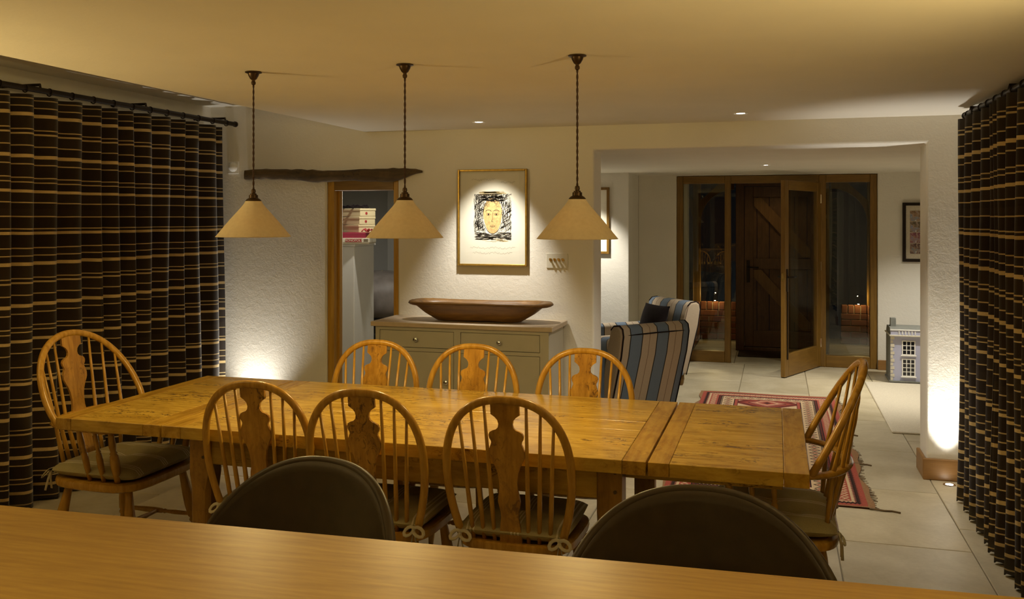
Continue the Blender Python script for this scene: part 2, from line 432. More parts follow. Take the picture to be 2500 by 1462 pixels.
# skirting
sk = MB().box(0.835, 1.14, 5.838, YB-0.001, 0, 0.126, 0.004).box(0.835, 0.856, YB-0.001, YB2-0.01, 0, 0.126, 0.004)
struct(obj('baseboard_right', sk, 'skirt'), 'oak skirting round the foot of the lit right pier')
struct(obj('baseboard_far', MB().box(0.997, 2.4, YF-0.02, YF-0.001, 0, 0.10, 0.003), 'skirt'), 'dark oak skirting beside the glazed screen')
struct(obj('baseboard_back', MB().box(-1.33, -1.155, YB-0.018, YB-0.001, 0, 0.126, 0.003), 'skirt'), 'oak skirting right of the sideboard')

# cottage door frame
d1 = struct(empty('door_1', (0, 0, 0)), 'oak door frame under the old beam')
obj('jamb', MB().box(-3.098, -3.048, YB+0.012, YB+0.13, 0, 1.828, 0.003), 'jamb_oak', d1)
obj('jamb', MB().box(-2.585, -2.5475, YB+0.012, YB+0.13, 0, 1.828, 0.003), 'jamb_oak', d1)
obj('head', MB().box(-3.048, -2.585, YB+0.012, YB+0.13, 1.748, 1.828, 0.003), 'frame_x', d1)
obj('door_stop', MB().box(-3.048, -3.033, YB+0.07, YB+0.11, 0, 1.748), 'jamb_oak', d1)
obj('hinge', MB().box(-2.588, -2.5845, YB+0.05, YB+0.06, 1.08, 1.16), 'iron', d1)

# ------------------------------------------------------------------ glazed oak screen and porch
w1 = struct(empty('window_1'), 'oak framed glazed screen with side lights at the hall end')
z1, z0 = 2.008, 0.0
for a, b in ((-1.043, -0.975), (-0.535, -0.470), (0.425, 0.495), (0.925, 0.993)):
    obj('post', MB().box(a, b, YF+0.02, YF+0.10, z0, z1, 0.004), 'frame_z', w1)
for a, b in ((-0.975, -0.535), (-0.470, 0.425), (0.495, 0.925)):
    obj('head_rail', MB().box(a, b, YF+0.02, YF+0.10, 1.925, z1, 0.004), 'frame_x', w1)
for a, b in ((-0.975, -0.535), (0.495, 0.925)):
    obj('sill_rail', MB().box(a, b, YF+0.02, YF+0.10, 0, 0.12, 0.004), 'frame_x', w1)
    obj('pane', MB().box(a, b, YF+0.055, YF+0.063, 0.12, 1.925), 'glass', w1)
# open glazed leaf, hinged at the right post
d2 = struct(empty('door_2', (0.425, YF+0.03, 0.008), math.radians(180+66)), 'glazed oak door standing open into the hall')
W_ = 0.90
obj('stile', MB().box(0.0, 0.09, -0.022, 0.022, 0, 1.915, 0.004), 'frame_z', d2)
obj('stile', MB().box(W_-0.09, W_, -0.022, 0.022, 0, 1.915, 0.004), 'frame_z', d2)
obj('bottom_rail', MB().box(0.09, W_-0.09, -0.022, 0.022, 0, 0.22, 0.004), 'frame_x', d2)
obj('top_rail', MB().box(0.09, W_-0.09, -0.022, 0.022, 1.82, 1.915, 0.004), 'frame_x', d2)
obj('pane', MB().box(0.09, W_-0.09, -0.004, 0.004, 0.22, 1.82), 'glass', d2)
obj('latch_plate', MB().box(W_, W_+0.003, -0.012, 0.012, 0.93, 1.01, 0.001), 'brass', d2)
for sgn in (-1, 1):
    h = obj('handle_plate', MB().box(W_-0.06, W_-0.03, sgn*0.022, sgn*0.03, 0.83, 1.05, 0.003), 'iron', d2)
    obj('lever', MB().tube([(W_-0.045, sgn*0.03, 0.97), (W_-0.045, sgn*0.065, 0.97), (W_-0.16, sgn*0.068, 0.97)], 0.009, 8), 'iron', h, smooth=True)
obj('espagnolette', MB().tube([(W_-0.045, 0.03, 0.17), (W_-0.045, 0.03, 0.83)], 0.007, 8), 'iron', d2)
for zz in (0.2, 1.0, 1.7): obj('hinge', MB().tube([(-0.004, 0.02, zz), (-0.004, 0.02, zz+0.09)], 0.008, 8), 'steel', d2)
# braced plank front door
d3 = struct(empty('door_3', (0, 10.98, 0)), 'dark ledged and braced oak plank door inside the porch')
for k in range(6):
    x = -0.36+k*0.14
    obj('plank', MB().box(x+0.002, x+0.138, 0.0, 0.025, 0.05, 1.92, 0.004), 'dark_oak', d3)
for a, b in ((-0.36, -0.26), (0.38, 0.48)): obj('stile', MB().box(a, b, -0.03, -0.001, 0.05, 1.92, 0.003), 'dark_oak', d3)
for a, b in ((0.05, 0.24), (0.96, 1.08), (1.80, 1.92)): obj('ledge', MB().box(-0.26, 0.38, -0.03, -0.001, a, b, 0.003), 'dark_oak', d3)
for (xa, za), (xb, zb) in (((-0.255, 1.79), (0.375, 1.10)), ((-0.255, 0.95), (0.375, 0.25))):
    obj('brace', MB().prism([(xa, za), (xa+0.085, za), (xb, zb+0.09), (xb, zb), (xb-0.085, zb), (xa, za-0.09)], -0.028, -0.001), 'brace_oak', d3)
hp = obj('handle_plate', MB().box(-0.335, -0.30, -0.04, -0.03, 0.80, 1.06, 0.003), 'iron', d3)
obj('lever', MB().tube([(-0.318, -0.04, 0.98), (-0.318, -0.075, 0.98), (-0.20, -0.078, 0.98)], 0.009, 8), 'iron', hp, smooth=True)
for a, b in ((-0.46, -0.365), (0.485, 0.58)): obj('jamb', MB().box(a, b, -0.04, 0.10, 0, 2.0, 0.004), 'dark_oak', d3)
obj('lintel', MB().box(-0.365, 0.485, -0.04, 0.10, 1.925, 2.0, 0.004), 'dark_oak', d3)
obj('threshold', MB().box(-0.365, 0.485, -0.06, 0.10, 0, 0.045, 0.004), 'dark_oak', d3)
tag(obj('doormat', MB().box(-0.42, 0.36, 10.45, 10.90, 0, 0.014, 0.004), 'doormat'), 'dark brown coir doormat before the braced plank door', 'mat')

# porch shell: dark timber roof, oak posts with curved braces, low brick walls
struct(obj('ceiling', MB().box(-1.20, 1.32, YF+0.16, 12.2, 2.05, 2.15), 'dark_oak'), 'dark boarded porch roof')
PX0, PX1, PY = -0.94, 1.067, 11.87
def brick_wall(label, runs):
    bw = thing('brick_wall', label, 'wall'); h0 = 0.0
    core = MB()
    for (x0, x1, y0, y1) in runs: core.box(x0+0.006, x1-0.006, y0+0.006, y1-0.006, 0, 0.47)
    obj('mortar_core', core, 'mortar', bw)
    cache = {}
    def brick(cx, cy, cz, sx, sy, sz):
        key = (round(sx, 3), round(sy, 3), round(sz, 3))
        if key not in cache:
            b = obj('brick', MB().box(-sx/2, sx/2, -sy/2, sy/2, -sz/2, sz/2, 0.004), 'brick', bw); b.location = (cx, cy, cz); cache[key] = b
        else: share(cache[key], (cx, cy, cz), bw)
    for (x0, x1, y0, y1) in runs:
        along_x = (x1-x0) > (y1-y0); L = (x1-x0) if along_x else (y1-y0)
        for c in range(5):
            z = 0.006+c*0.075+0.0325; p = 0.0 if c % 2 == 0 else -0.1125
            while p < L-0.01:
                a, b = max(p, 0), min(p+0.215, L)
                if b-a > 0.03:
                    m = (a+b)/2
                    if along_x: brick(x0+m, (y0+y1)/2, z, b-a, y1-y0, 0.065)
                    else: brick((x0+x1)/2, y0+m, z, x1-x0, b-a, 0.065)
                p += 0.225
        n = max(1, round(L/0.075)); st = L/n
        for k in range(n):
            m = (k+0.5)*st
            if along_x: brick(x0+m, (y0+y1)/2, 0.43, st-0.01, y1-y0, 0.10)
            else: brick((x0+x1)/2, y0+m, 0.43, x1-x0, st-0.01, 0.10)
    return bw
def brick_material():
    t = NT('red_brick'); co = t.coords((1, 1, 1), 1.0); oi = t.new('ShaderNodeObjectInfo'); n = t.noise(co, 14, 5)
    c = t.mix(n, (0.18, 0.062, 0.030), (0.32, 0.13, 0.065))
    c = t.mix(1.0, c, t.ramp(oi.outputs['Random'], [(0, (0.6, 0.55, 0.5)), (1, (1, 1, 1))]), 'MULTIPLY')
    t.base(c); t.set(0.9, 0, 0.2); t.bump(n, 0.4, 0.006); return t.m
M['brick'] = brick_material()
brick_wall('low red brick porch wall left of the plank door', [(-0.94, -0.48, 11.87, 11.97), (-1.05, -0.945, 10.30, 11.97)])
brick_wall('low red brick porch wall right of the plank door', [(0.769, 1.067, 11.87, 11.97), (1.072, 1.17, 10.30, 11.97)])
def porch_post(x, label, sgn, y=11.92):
    t = thing('porch_post', label, 'post', (x, y, 0))
    obj('post', MB().box(-0.05, 0.05, -0.05, 0.05, 0.471 if True else 0, 2.05, 0.006), 'frame_z', t)
    pts = []; n = 12
    for k in range(n+1):
        a = k/n*PI/2; pts.append((sgn*(0.05+0.42*(1-math.cos(a))), 1.50+0.42*math.sin(a)))
    outer = [(sgn*0.47, 2.04), (sgn*0.33, 2.04), (sgn*0.05, 1.78)]
    obj('curved_brace', MB().prism(pts+outer, -0.035, 0.035), 'frame_z', t)
    return t
porch_post(-0.99, 'oak porch post with curved brace seen through the left side light', 1)
porch_post(1.12, 'oak porch post with curved brace seen through the right side light', -1)
for x, l in ((-0.99, 'left'), (1.12, 'right')):
    struct(obj('wall_porch_'+l, MB().box(x-0.05, x+0.05, YF+0.16, 10.295, 0, 2.05), 'wall'), 'porch side return on the '+l)
w2 = struct(empty('window_2'), 'porch glazing above the low brick walls')
obj('pane', MB().box(-0.94, -0.46, 11.915, 11.923, 0.472, 2.05), 'glass', w2)
obj('pane', MB().box(0.58, 1.067, 11.915, 11.923, 0.472, 2.05), 'glass', w2)
obj('pane', MB().box(-0.995, -0.987, 10.30, 11.86, 0.472, 2.05), 'glass', w2)
obj('pane', MB().box(1.117, 1.125, 10.30, 11.86, 0.472, 2.05), 'glass', w2)
for (x, l) in ((-0.76, 'left'), (0.97, 'right')):
    t = thing('brick_light', 'tiny glowing light on the %s brick porch wall' % l, 'light', (x, 11.90, 0.481))
    obj('housing', MB().lathe([(0.018, 0), (0.018, 0.008), (0.012, 0.010)], n=12), 'steel', t)
    obj('lens', MB().lathe([(0.011, 0.010), (0.008, 0.013)], n=12), 'lens', t)
    lamp('glow', 'POINT', (0, -0.09, 0.10), 2.8, WARM, t, 0.005)

# ------------------------------------------------------------------ old beam lintel
def beam():
    rings = []; N = 34; x0, x1 = -3.74, -2.36
    rnd = random.Random(3)
    for i in range(N):
        f = i/(N-1); x = x0+f*(x1-x0)
        top = 1.905+0.006*math.sin(f*9)+rnd.uniform(-.004, .004)-0.012*f
        bot = 1.832+0.004*math.sin(f*13)+rnd.uniform(-.004, .004)-(0.022 if f > 0.42 else 0.022*max(0, (f-0.30)/0.12))
        if f > 0.86: bot += (f-0.86)/0.14*0.062
        if f > 0.95: top -= (f-0.95)/0.05*0.018; 
        dep = 0.055 if f < 0.9 else 0.055-0.03*(f-0.9)/0.1
        cz, hz = (top+bot)/2, max(0.008, (top-bot)/2)
        ring = []
        for k in range(12):
            a = 2*PI*k/12; cx, sx = math.cos(a), math.sin(a)
            e = 0.45
            ring.append((x, YB-0.004-dep*0.5+0.5*dep*math.copysign(abs(cx)**e, cx)+rnd.uniform(-.002, .002), cz+hz*math.copysign(abs(sx)**e, sx)))
        rings.append(ring)
    return MB().loft(rings)
tag(obj('oak_beam', beam(), 'beam', smooth='auto'), 'dark weathered old oak beam fixed above the cottage doorway', 'beam')
t = thing('wall_sensor', 'small white dome sensor on wall beside left curtain', 'sensor', (-3.86, YB-0.001, 1.93))
obj('backplate', MB().box(-0.045, 0.045, -0.012, 0, -0.05, 0.04, 0.003), 'white', t)
obj('dome', MB().ball((0, -0.012, 0), (0.036, 0.03, 0.036)), 'white', t, smooth=True)

# ------------------------------------------------------------------ curtains
def curtain(name, label, x0, y0, y1, ztop, zbot, fold, amp, seed, flare):
    rnd = random.Random(seed); ys = [y0]; ph = []
    while ys[-1] < y1: ys.append(ys[-1]+fold*rnd.uniform(0.72, 1.28))
    sc = (y1-y0)/(ys[-1]-y0); ys = [y0+(v-y0)*sc for v in ys]; n = len(ys)-1
    amps = [amp*rnd.uniform(0.8, 1.2) for _ in range(n)]; drift = [rnd.uniform(-.25, .25) for _ in range(n+1)]
    K = 14; vs = []; nz = 14
    cols = n*K+1
    for j in range(nz+1):
        f = j/nz; z = ztop+(zbot-ztop)*f
        for c in range(cols):
            i = min(c//K, n-1); u = (c-i*K)/K
            w_ = ys[i+1]-ys[i]
            y = ys[i]+u*w_+ (drift[i]*(1-u)+drift[i+1]*u)*w_*0.5*f
            s = math.tanh(2.4*math.sin(2*PI*u))
            yy = y+0.010*math.sin(4*PI*u)
            vs.append((x0+amps[i]*(0.85+flare*f*f)*s+0.008*math.sin(f*5+i), yy, z+0.006*math.sin(c*0.9)*(f > 0.95)))
    fs = [(j*cols+c, j*cols+c+1, (j+1)*cols+c+1, (j+1)*cols+c) for j in range(nz) for c in range(cols-1)]
    m = MB(); m.v = vs; m.f = fs
    o = obj(name, m, 'curtain', smooth=True)
    md = o.modifiers.new('thick', 'SOLIDIFY'); md.thickness = 0.004
    return o
def curtain_set(label, rail_label, xr, y0, y1, zr, xc, ztop, seed, cy0, cy1, group):
    c = curtain('curtain', label, xc, cy0, cy1, ztop, 0.012, 0.165, 0.048, seed, 0.35)
    tag(c, label, 'curtain')
    t = thing('curtain_pole', rail_label, 'curtain pole')
    obj('pole', MB().tube([(xr, y0, zr), (xr, y1, zr)], 0.016, 14), 'iron', t, smooth='auto')
    obj('finial', MB().tube([(xr, y1-0.002, zr), (xr, y1+0.012, zr), (xr, y1+0.016, zr)], [0.02, 0.021, 0.014], 14), 'iron', t, smooth='auto')
    k = 0; y = y1-0.12
    while y > y0:
        wx = -4.06 if xr < 0 else 1.14
        obj('bracket', MB().tube([(xr, y, zr+0.012), (xr, y, zr+0.03), (wx, y, zr+0.03)], 0.008, 8), 'iron', t); y -= 0.85
    y = cy1-0.05
    while y > cy0:
        obj('curtain_ring', MB().tube([(xr+0.0195*math.cos(a), y, zr-0.003+0.0195*math.sin(a)) for a in [2*PI*i/14 for i in range(14)]], 0.0035, 6, closed=True), 'iron', t, smooth=True); y -= 0.165
    return c
curtain_set('dark brown velvet curtain with beige stripes behind the left end chair', 'dark iron curtain pole with bar end on the left', -3.80, 2.6, 5.775, 2.238, -3.86, 2.212, 11, 2.7, 5.72, None)
curtain_set('dark brown velvet curtain with beige stripes beside the lit right pier', 'dark iron curtain pole close under the ceiling on the right', 1.005, 2.5, 5.50, 2.118, 0.998, 2.091, 23, 2.6, 5.47, None)

# ------------------------------------------------------------------ lights fixed to the house, plus added fill lamps
def downlight(x, y, z, watts, target, cone, label, color=LED, dim=False, blend=0.7, size=0.025):
    t = thing('downlight', label, 'spotlight', (x, y, z))
    obj('bezel', MB().lathe([(0.030, 0.012), (0.030, 0.0), (0.042, -0.003), (0.045, 0.0), (0.045, 0.012)], n=24, cap=False), 'white', t, smooth='auto')
    obj('lens', MB().lathe([(0.0285, 0.0005), (0.012, -0.0015)], n=20), 'lens_dim' if dim else 'lens', t)
    if watts: lamp('beam', 'SPOT', (0, 0, -0.012), watts, color, t, size, (target[0]-x, target[1]-y, target[2]-z), cone, blend)
    return t
downlight(-1.81, 5.44, CE, 110, (-1.86, 5.86, 1.02), 61, 'ceiling spotlight above the framed drawing', blend=0.9)
downlight(-0.20, 5.42, CE, 78, (-0.10, 5.4, 0), 105, 'ceiling spotlight before the wide opening')
downlight(-0.09, 8.29, HC, 125, (-0.05, 8.15, 0), 98, 'hall ceiling spotlight above the far rug end')
downlight(-1.95, 8.75, HC, 120, (-1.95, 9.28, 0.5), 80, 'hall ceiling spotlight near the projecting wall')
downlight(0.0, 10.55, 2.05, 4, (0, 10.6, 0), 130, 'added porch fill spotlight before the plank door', WARM, True)  # added for a little ambient light in the porch
downlight(1.60, 8.6, HC, 135, (1.5, 9.0, 0), 100, 'hall ceiling spotlight over the cream mat')
downlight(-2.95, 6.38, 2.3, 45, (-3.3, 6.8, 0.8), 120, 'added snug fill spotlight above the game boxes')  # added lamp, placed to brighten the box faces and cupboard front
for i, (x, y) in enumerate(((-1.9, 0.75), (-0.7, 0.80), (0.35, 0.85))):
    downlight(x, y, CE, 20, (x, y+0.25, 0.9), 72, 'kitchen ceiling spotlight over the %s of the oak worktop' % ('left end', 'middle', 'right end')[i], WARM)
def uplight(x, y, watts, target, cone, label):
    t = thing('floor_uplight', label, 'uplight', (x, y, 0.001))
    obj('bezel', MB().lathe([(0.022, 0.0), (0.022, 0.003), (0.033, 0.003), (0.035, 0.0)], n=24, cap=False), 'steel', t, smooth='auto')
    obj('lens', MB().lathe([(0.021, 0.0), (0.021, 0.002)], n=20), 'lens', t)
    lamp('beam', 'SPOT', (0, 0, 0.008), watts, (1.0, 0.95, 0.86), t, 0.02, (target[0]-x, target[1]-y, target[2]), cone, 1.0)
uplight(0.965, 5.760, 95, (0.965, 5.790, 1.4), 60, 'tiny round floor uplight at the foot of the right pier')
uplight(-3.66, 5.70, 52, (-3.66, 5.75, 1.4), 92, 'tiny round floor uplight below the left end of the beam')
# added bowl lamps out of view, put in to wash the ceiling with light
def added_uplighter(x, y, nx, ny, watts, aim, label):
    t = thing('added_uplighter', label, 'fill light', (x, y, 1.62))
    c = (nx*0.16, ny*0.16, 0)
    obj('bowl', MB().lathe([(0.02, -0.10), (0.10, -0.06), (0.15, 0.0), (0.14, 0.0), (0.09, -0.055), (0.015, -0.09)], c, 20, cap=False), 'white', t, smooth=True)
    obj('bracket', MB().tube([(0, 0, -0.06), (nx*0.08, ny*0.08, -0.075), (c[0], c[1], -0.098)], 0.012, 8), 'white', t)
    lamp('glow', 'SPOT', (c[0], c[1], 0.0), watts, WARM, t, 0.05, (c[0]+aim[0], c[1]+aim[1], aim[2]), 112, 0.9)
added_uplighter(-2.6, -2.6, 0, 1, UP_W*1.0, (0, 1, 0.95), 'added unseen bowl fill light on the left of the kitchen end wall')
added_uplighter(-0.2, -2.6, 0, 1, UP_W*1.0, (0, 1, 0.95), 'added unseen bowl fill light on the right of the kitchen end wall')
added_uplighter(-4.06, 1.8, 1, 0, UP_W*1.2, (1.2, 0.9, 0.85), 'added unseen bowl fill light on the wall left of the worktop')
added_uplighter(1.14, 1.8, -1, 0, UP_W*0.62, (-1.2, 0.9, 0.85), 'added unseen bowl fill light on the wall right of the worktop')

# ------------------------------------------------------------------ pendants
def pendant(x, y, label):
    zb = 1.474
    t = thing('pendant_lamp', label, 'lamp', (x, y, 0), 0, 'cone pendants over the dining table')
    rose = obj('ceiling_rose', MB().lathe([(0.034, CE-0.001), (0.0345, CE-0.004), (0.023, CE-0.008), (0.021, CE-0.016), (0.0135, CE-0.030), (0.007, CE-0.035), (0.0065, CE-0.038), (0.0095, CE-0.044), (0.0085, CE-0.052), (0.0035, CE-0.056)], n=24), 'bronze', t, smooth='auto')
    pts = []; N = 60; za, zc = CE-0.054, zb+0.196
    for s in range(2):
        path = [(0.0018*math.cos(PI*s+i*0.9), 0.0018*math.sin(PI*s+i*0.9), za+(zc-za)*i/N) for i in range(N+1)]
        if s == 0: m = MB()
        m.tube(path, 0.0026, 6)
    obj('flex', m, 'cord', t, smooth=True)
    obj('lampholder', MB().lathe([(0.003, zb+0.199), (0.008, zb+0.196), (0.0095, zb+0.188), (0.008, zb+0.180), (0.013, zb+0.179), (0.0135, zb+0.174), (0.018, zb+0.173), (0.0185, zb+0.161), (0.022, zb+0.159), (0.027, zb+0.156), (0.032, zb+0.150), (0.0325, zb+0.146)], n=24), 'bronze', t, smooth='auto')
    R = 0.153
    prof = [(0.033, zb+0.1475), (0.034, zb+0.144), (0.038, zb+0.137), (0.047, zb+0.125), (0.097, zb+0.068), (R-0.004, zb+0.004), (R, zb), (R-0.002, zb-0.001), (R-0.006, zb+0.003), (0.095, zb+0.065), (0.045, zb+0.122), (0.036, zb+0.134), (0.030, zb+0.142)]
    obj('shade', MB().lathe(prof, n=48, cap=False), 'shade', t, smooth=True)
    obj('bulb', MB().ball((0, 0, zb+0.075), (0.026, 0.026, 0.034)), 'bulb', t, smooth=True)
    lamp('bulb_light', 'POINT', (0, 0, zb+0.03), PEND_W, WARM, t, 0.03)
    return t
pendant(-2.09, 3.312, 'cream cone pendant lamp in front of the left curtain edge')
pendant(-1.413, 3.32, 'cream cone pendant lamp hanging in front of the cottage doorway')
pendant(-0.715, 3.315, 'cream cone pendant lamp right of the framed drawing')

# ------------------------------------------------------------------ dining table
T = thing('dining_table', 'long golden pippy oak draw-leaf dining table', 'table')
TX0, TX1, TY0, TY1, TZ, TT = -2.775, 0.100, 2.965, 3.975, 0.752, 0.046
def board(a, b, c, d, mat, nm='plank'): return obj(nm, MB().box(a+.0006, b-.0006, c+.0006, d-.0006, TZ-TT, TZ, 0.0015), mat, T)
def planks(x0, x1, n, seed):
    r = random.Random(seed); e = [TY0]
    for k in range(n-1): e.append(TY0+(TY1-TY0)*(k+1)/n+r.uniform(-.03, .03))
    e.append(TY1)
    for k in range(n): board(x0, x1, e[k], e[k+1], 'table_x')
board(TX0, -2.70, TY0, TY1, 'table_y', 'end_board'); planks(-2.70, -2.36, 4, 1); board(-2.36, -2.282, TY0, TY1, 'table_y', 'end_board')
board(-2.276, -2.19, TY0, TY1, 'table_y', 'end_board'); planks(-2.19, -0.49, 5, 2); board(-0.49, -0.411, TY0, TY1, 'table_y', 'end_board')
board(-0.405, -0.335, TY0, TY1, 'table_y', 'end_board'); planks(-0.335, 0.022, 4, 5); board(0.022, TX1, TY0, TY1, 'table_y', 'end_board')
AZ0, AZ1 = 0.60, TZ-TT-0.001
obj('apron', MB().box(-2.10, -0.58, 3.03, 3.055, AZ0, AZ1, 0.002), 'table_x', T)
obj('apron', MB().box(-2.10, -0.58, 3.885, 3.91, AZ0, AZ1, 0.002), 'table_x', T)
obj('apron', MB().box(-2.14, -2.115, 3.10, 3.84, AZ0, AZ1-0.04, 0.002), 'table_y', T)
obj('apron', MB().box(-0.565, -0.54, 3.10, 3.84, AZ0, AZ1-0.04, 0.002), 'table_y', T)
def leg(x, y, sx, sy):
    m = MB()
    h = 0.043; rings = []
    for z, c in ((0, .016), (0.50, .016), (0.56, .003), (AZ1, .003)):
        rings.append([(x-h+c, y-h, z), (x+h-c, y-h, z), (x+h, y-h+c, z), (x+h, y+h-c, z), (x+h-c, y+h, z), (x-h+c, y+h, z), (x-h, y+h-c, z), (x-h, y-h+c, z)])
    m.loft(rings); lg = obj('leg', m, 'table_z', T)
    for dz in (0.055, 0.0):
        q_ = obj('peg', MB().lathe([(0.006, 0), (0.006, 0.004)], n=8), 'beam', lg); q_.location = (x+sx*0.02, y-sy*h, 0.63+dz*1.2); q_.rotation_euler = (PI/2, 0, 0)
    return lg
for x in (-2.14, -0.54):
    for y in (3.055, 3.885): leg(x, y, 1, 1)
for y, x in ((3.13, -0.53), (3.86, -0.53)): obj('leaf_bearer', MB().box(x, 0.02, y-0.02, y+0.02, 0.655, AZ1, 0.002), 'table_x', T)
for y in (3.28, 3.52): obj('leaf_bearer', MB().box(-2.70, -2.145, y-0.02, y+0.02, 0.655, AZ1, 0.002), 'table_x', T)

# ------------------------------------------------------------------ windsor chairs
SPLAT = [(0, .050), (.044, .0505), (.047, .046), (.054, .036), (.064, .0275), (.077, .0245), (.089, .027), (.097, .035), (.101, .047), (.107, .057), (.117, .0615), (.128, .0595), (.137, .054),
         (.144, .053), (.154, .057), (.172, .0635), (.19, .062), (.205, .055), (.225, .044), (.25, .036), (.28, .032), (.31, .0325), (.33, .037), (.35, .0395), (.37, .036), (.39, .0315),
         (.41, .031), (.43, .034), (.46, .038)]
def rounded_outline(w, d, e=4.0, n=40, front=1.0):
    pts = []
    for k in range(n):
        a = 2*PI*k/n; c, s = math.cos(a), math.sin(a)
        x = w/2*math.copysign(abs(c)**(2/e), c); y = d/2*math.copysign(abs(s)**(2/e), s)
        pts.append((x*(1+0.06*y/d*front), y))
    return pts
def hoop_pts(P, s0, smax, t0, T_, n=40, e=2.25):
    """P maps (s,t)->3D ; springs at s0, widest smax at t0, crown at T_"""
    pts = []
    for i in range(8):
        f = i/8; pts.append((s0+(smax-s0)*math.sin(f*PI/2), t0*f))
    for i in range(n+1):
        a = PI/2*i/n; c, s = math.cos(a), math.sin(a)
        pts.append((smax*abs(c)**(2/e), t0+(T_-t0)*abs(s)**(2/e)))
    full = [(s, t) for s, t in pts]+[(-s, t) for s, t in reversed(pts[:-1])]
    return [P(s, t) for s, t in full], pts
def hoop_t_at(pts, s):
    up = [p for p in pts if p[1] >= 0]
    best = None
    for (sa, ta), (sb, tb) in zip(up[:-1], up[1:]):
        if sa >= s >= sb: best = ta+(tb-ta)*((sa-s)/(sa-sb+1e-9))
    return best if best is not None else up[-1][1]
def turned(p0, p1, r, parent, name='leg', n=10, mat='chair'):
    p0, p1 = Vector(p0), Vector(p1); prof = [(0, .75), (.12, .85), (.3, 1.12), (.42, 1.2), (.55, 1.05), (.58, .7), (.60, 1.0), (.63, .7), (.75, .95), (.9, .8), (1, .62)]
    obj(name, MB().tube([p0.lerp(p1, f) for f, _ in prof], [r*k for _, k in prof], n), mat, parent, smooth=True)
def bow_tie(mb, c, sx, d=(0, -1), s=1.0):
    c = Vector(c); rnd = random.Random(int(abs(c.x*1000)+abs(sx*7)))
    for k, (lx, lz, ll) in enumerate(((1, -.02, .055), (-1, -.03, .05))):
        loop = []
        for i in range(11):
            a = 2*PI*i/10; loop.append(c+Vector((lx*ll*(1-math.cos(a))/2, -0.012-0.012*math.sin(a), -0.018*math.sin(a)-0.02*(1-math.cos(a))/2))*s)
        mb.tube(loop, 0.0022, 6, 0.007)
    for dx in (-0.012, 0.02):
        mb.tube([c, c+Vector((dx*.6, -0.012, -0.05))*s, c+Vector((dx*1.6, -0.014, -0.115))*s], 0.0018, 6, 0.006)
def cushion(parent, w, d, z, y, ties, seed=0, tieY=-0.2):
    n = 22; rnd = random.Random(seed); th = 0.058
    def top(u, v, sgn):
        x = (u-0.5)*2; yy = (v-0.5)*2
        e = max(0.0, (1-abs(x)**6)*(1-abs(yy)**6))**0.5
        q = 0.0
        for bx, by in ((-.4, -.4), (.4, -.4), (-.4, .4), (.4, .4), (0, 0)): q += math.exp(-((x-bx)**2+(yy-by)**2)/0.02)
        sh = 1+0.03*(1-abs(x))*(abs(yy) > .9)
        return (w/2*x*(0.97+0.03*math.cos(yy*PI/2)), y+d/2*yy, z+th/2+sgn*(th/2*e*(1.15-0.55*q)))
    m = MB().grid(n, n, lambda u, v: top(u, v, 1)).grid(n, n, lambda u, v: top(u, v, -1))
    c = obj('seat_cushion', m, 'cushion', parent, smooth=True); c['label'] = 'khaki striped buttoned seat cushion'
    if ties:
        for sx in (-1, 1):
            mb = MB(); bow_tie(mb, (sx*w*0.44, tieY, z+0.02), sx, s=0.7)
            obj('tie', mb, 'tie', c, smooth=True)
    return c
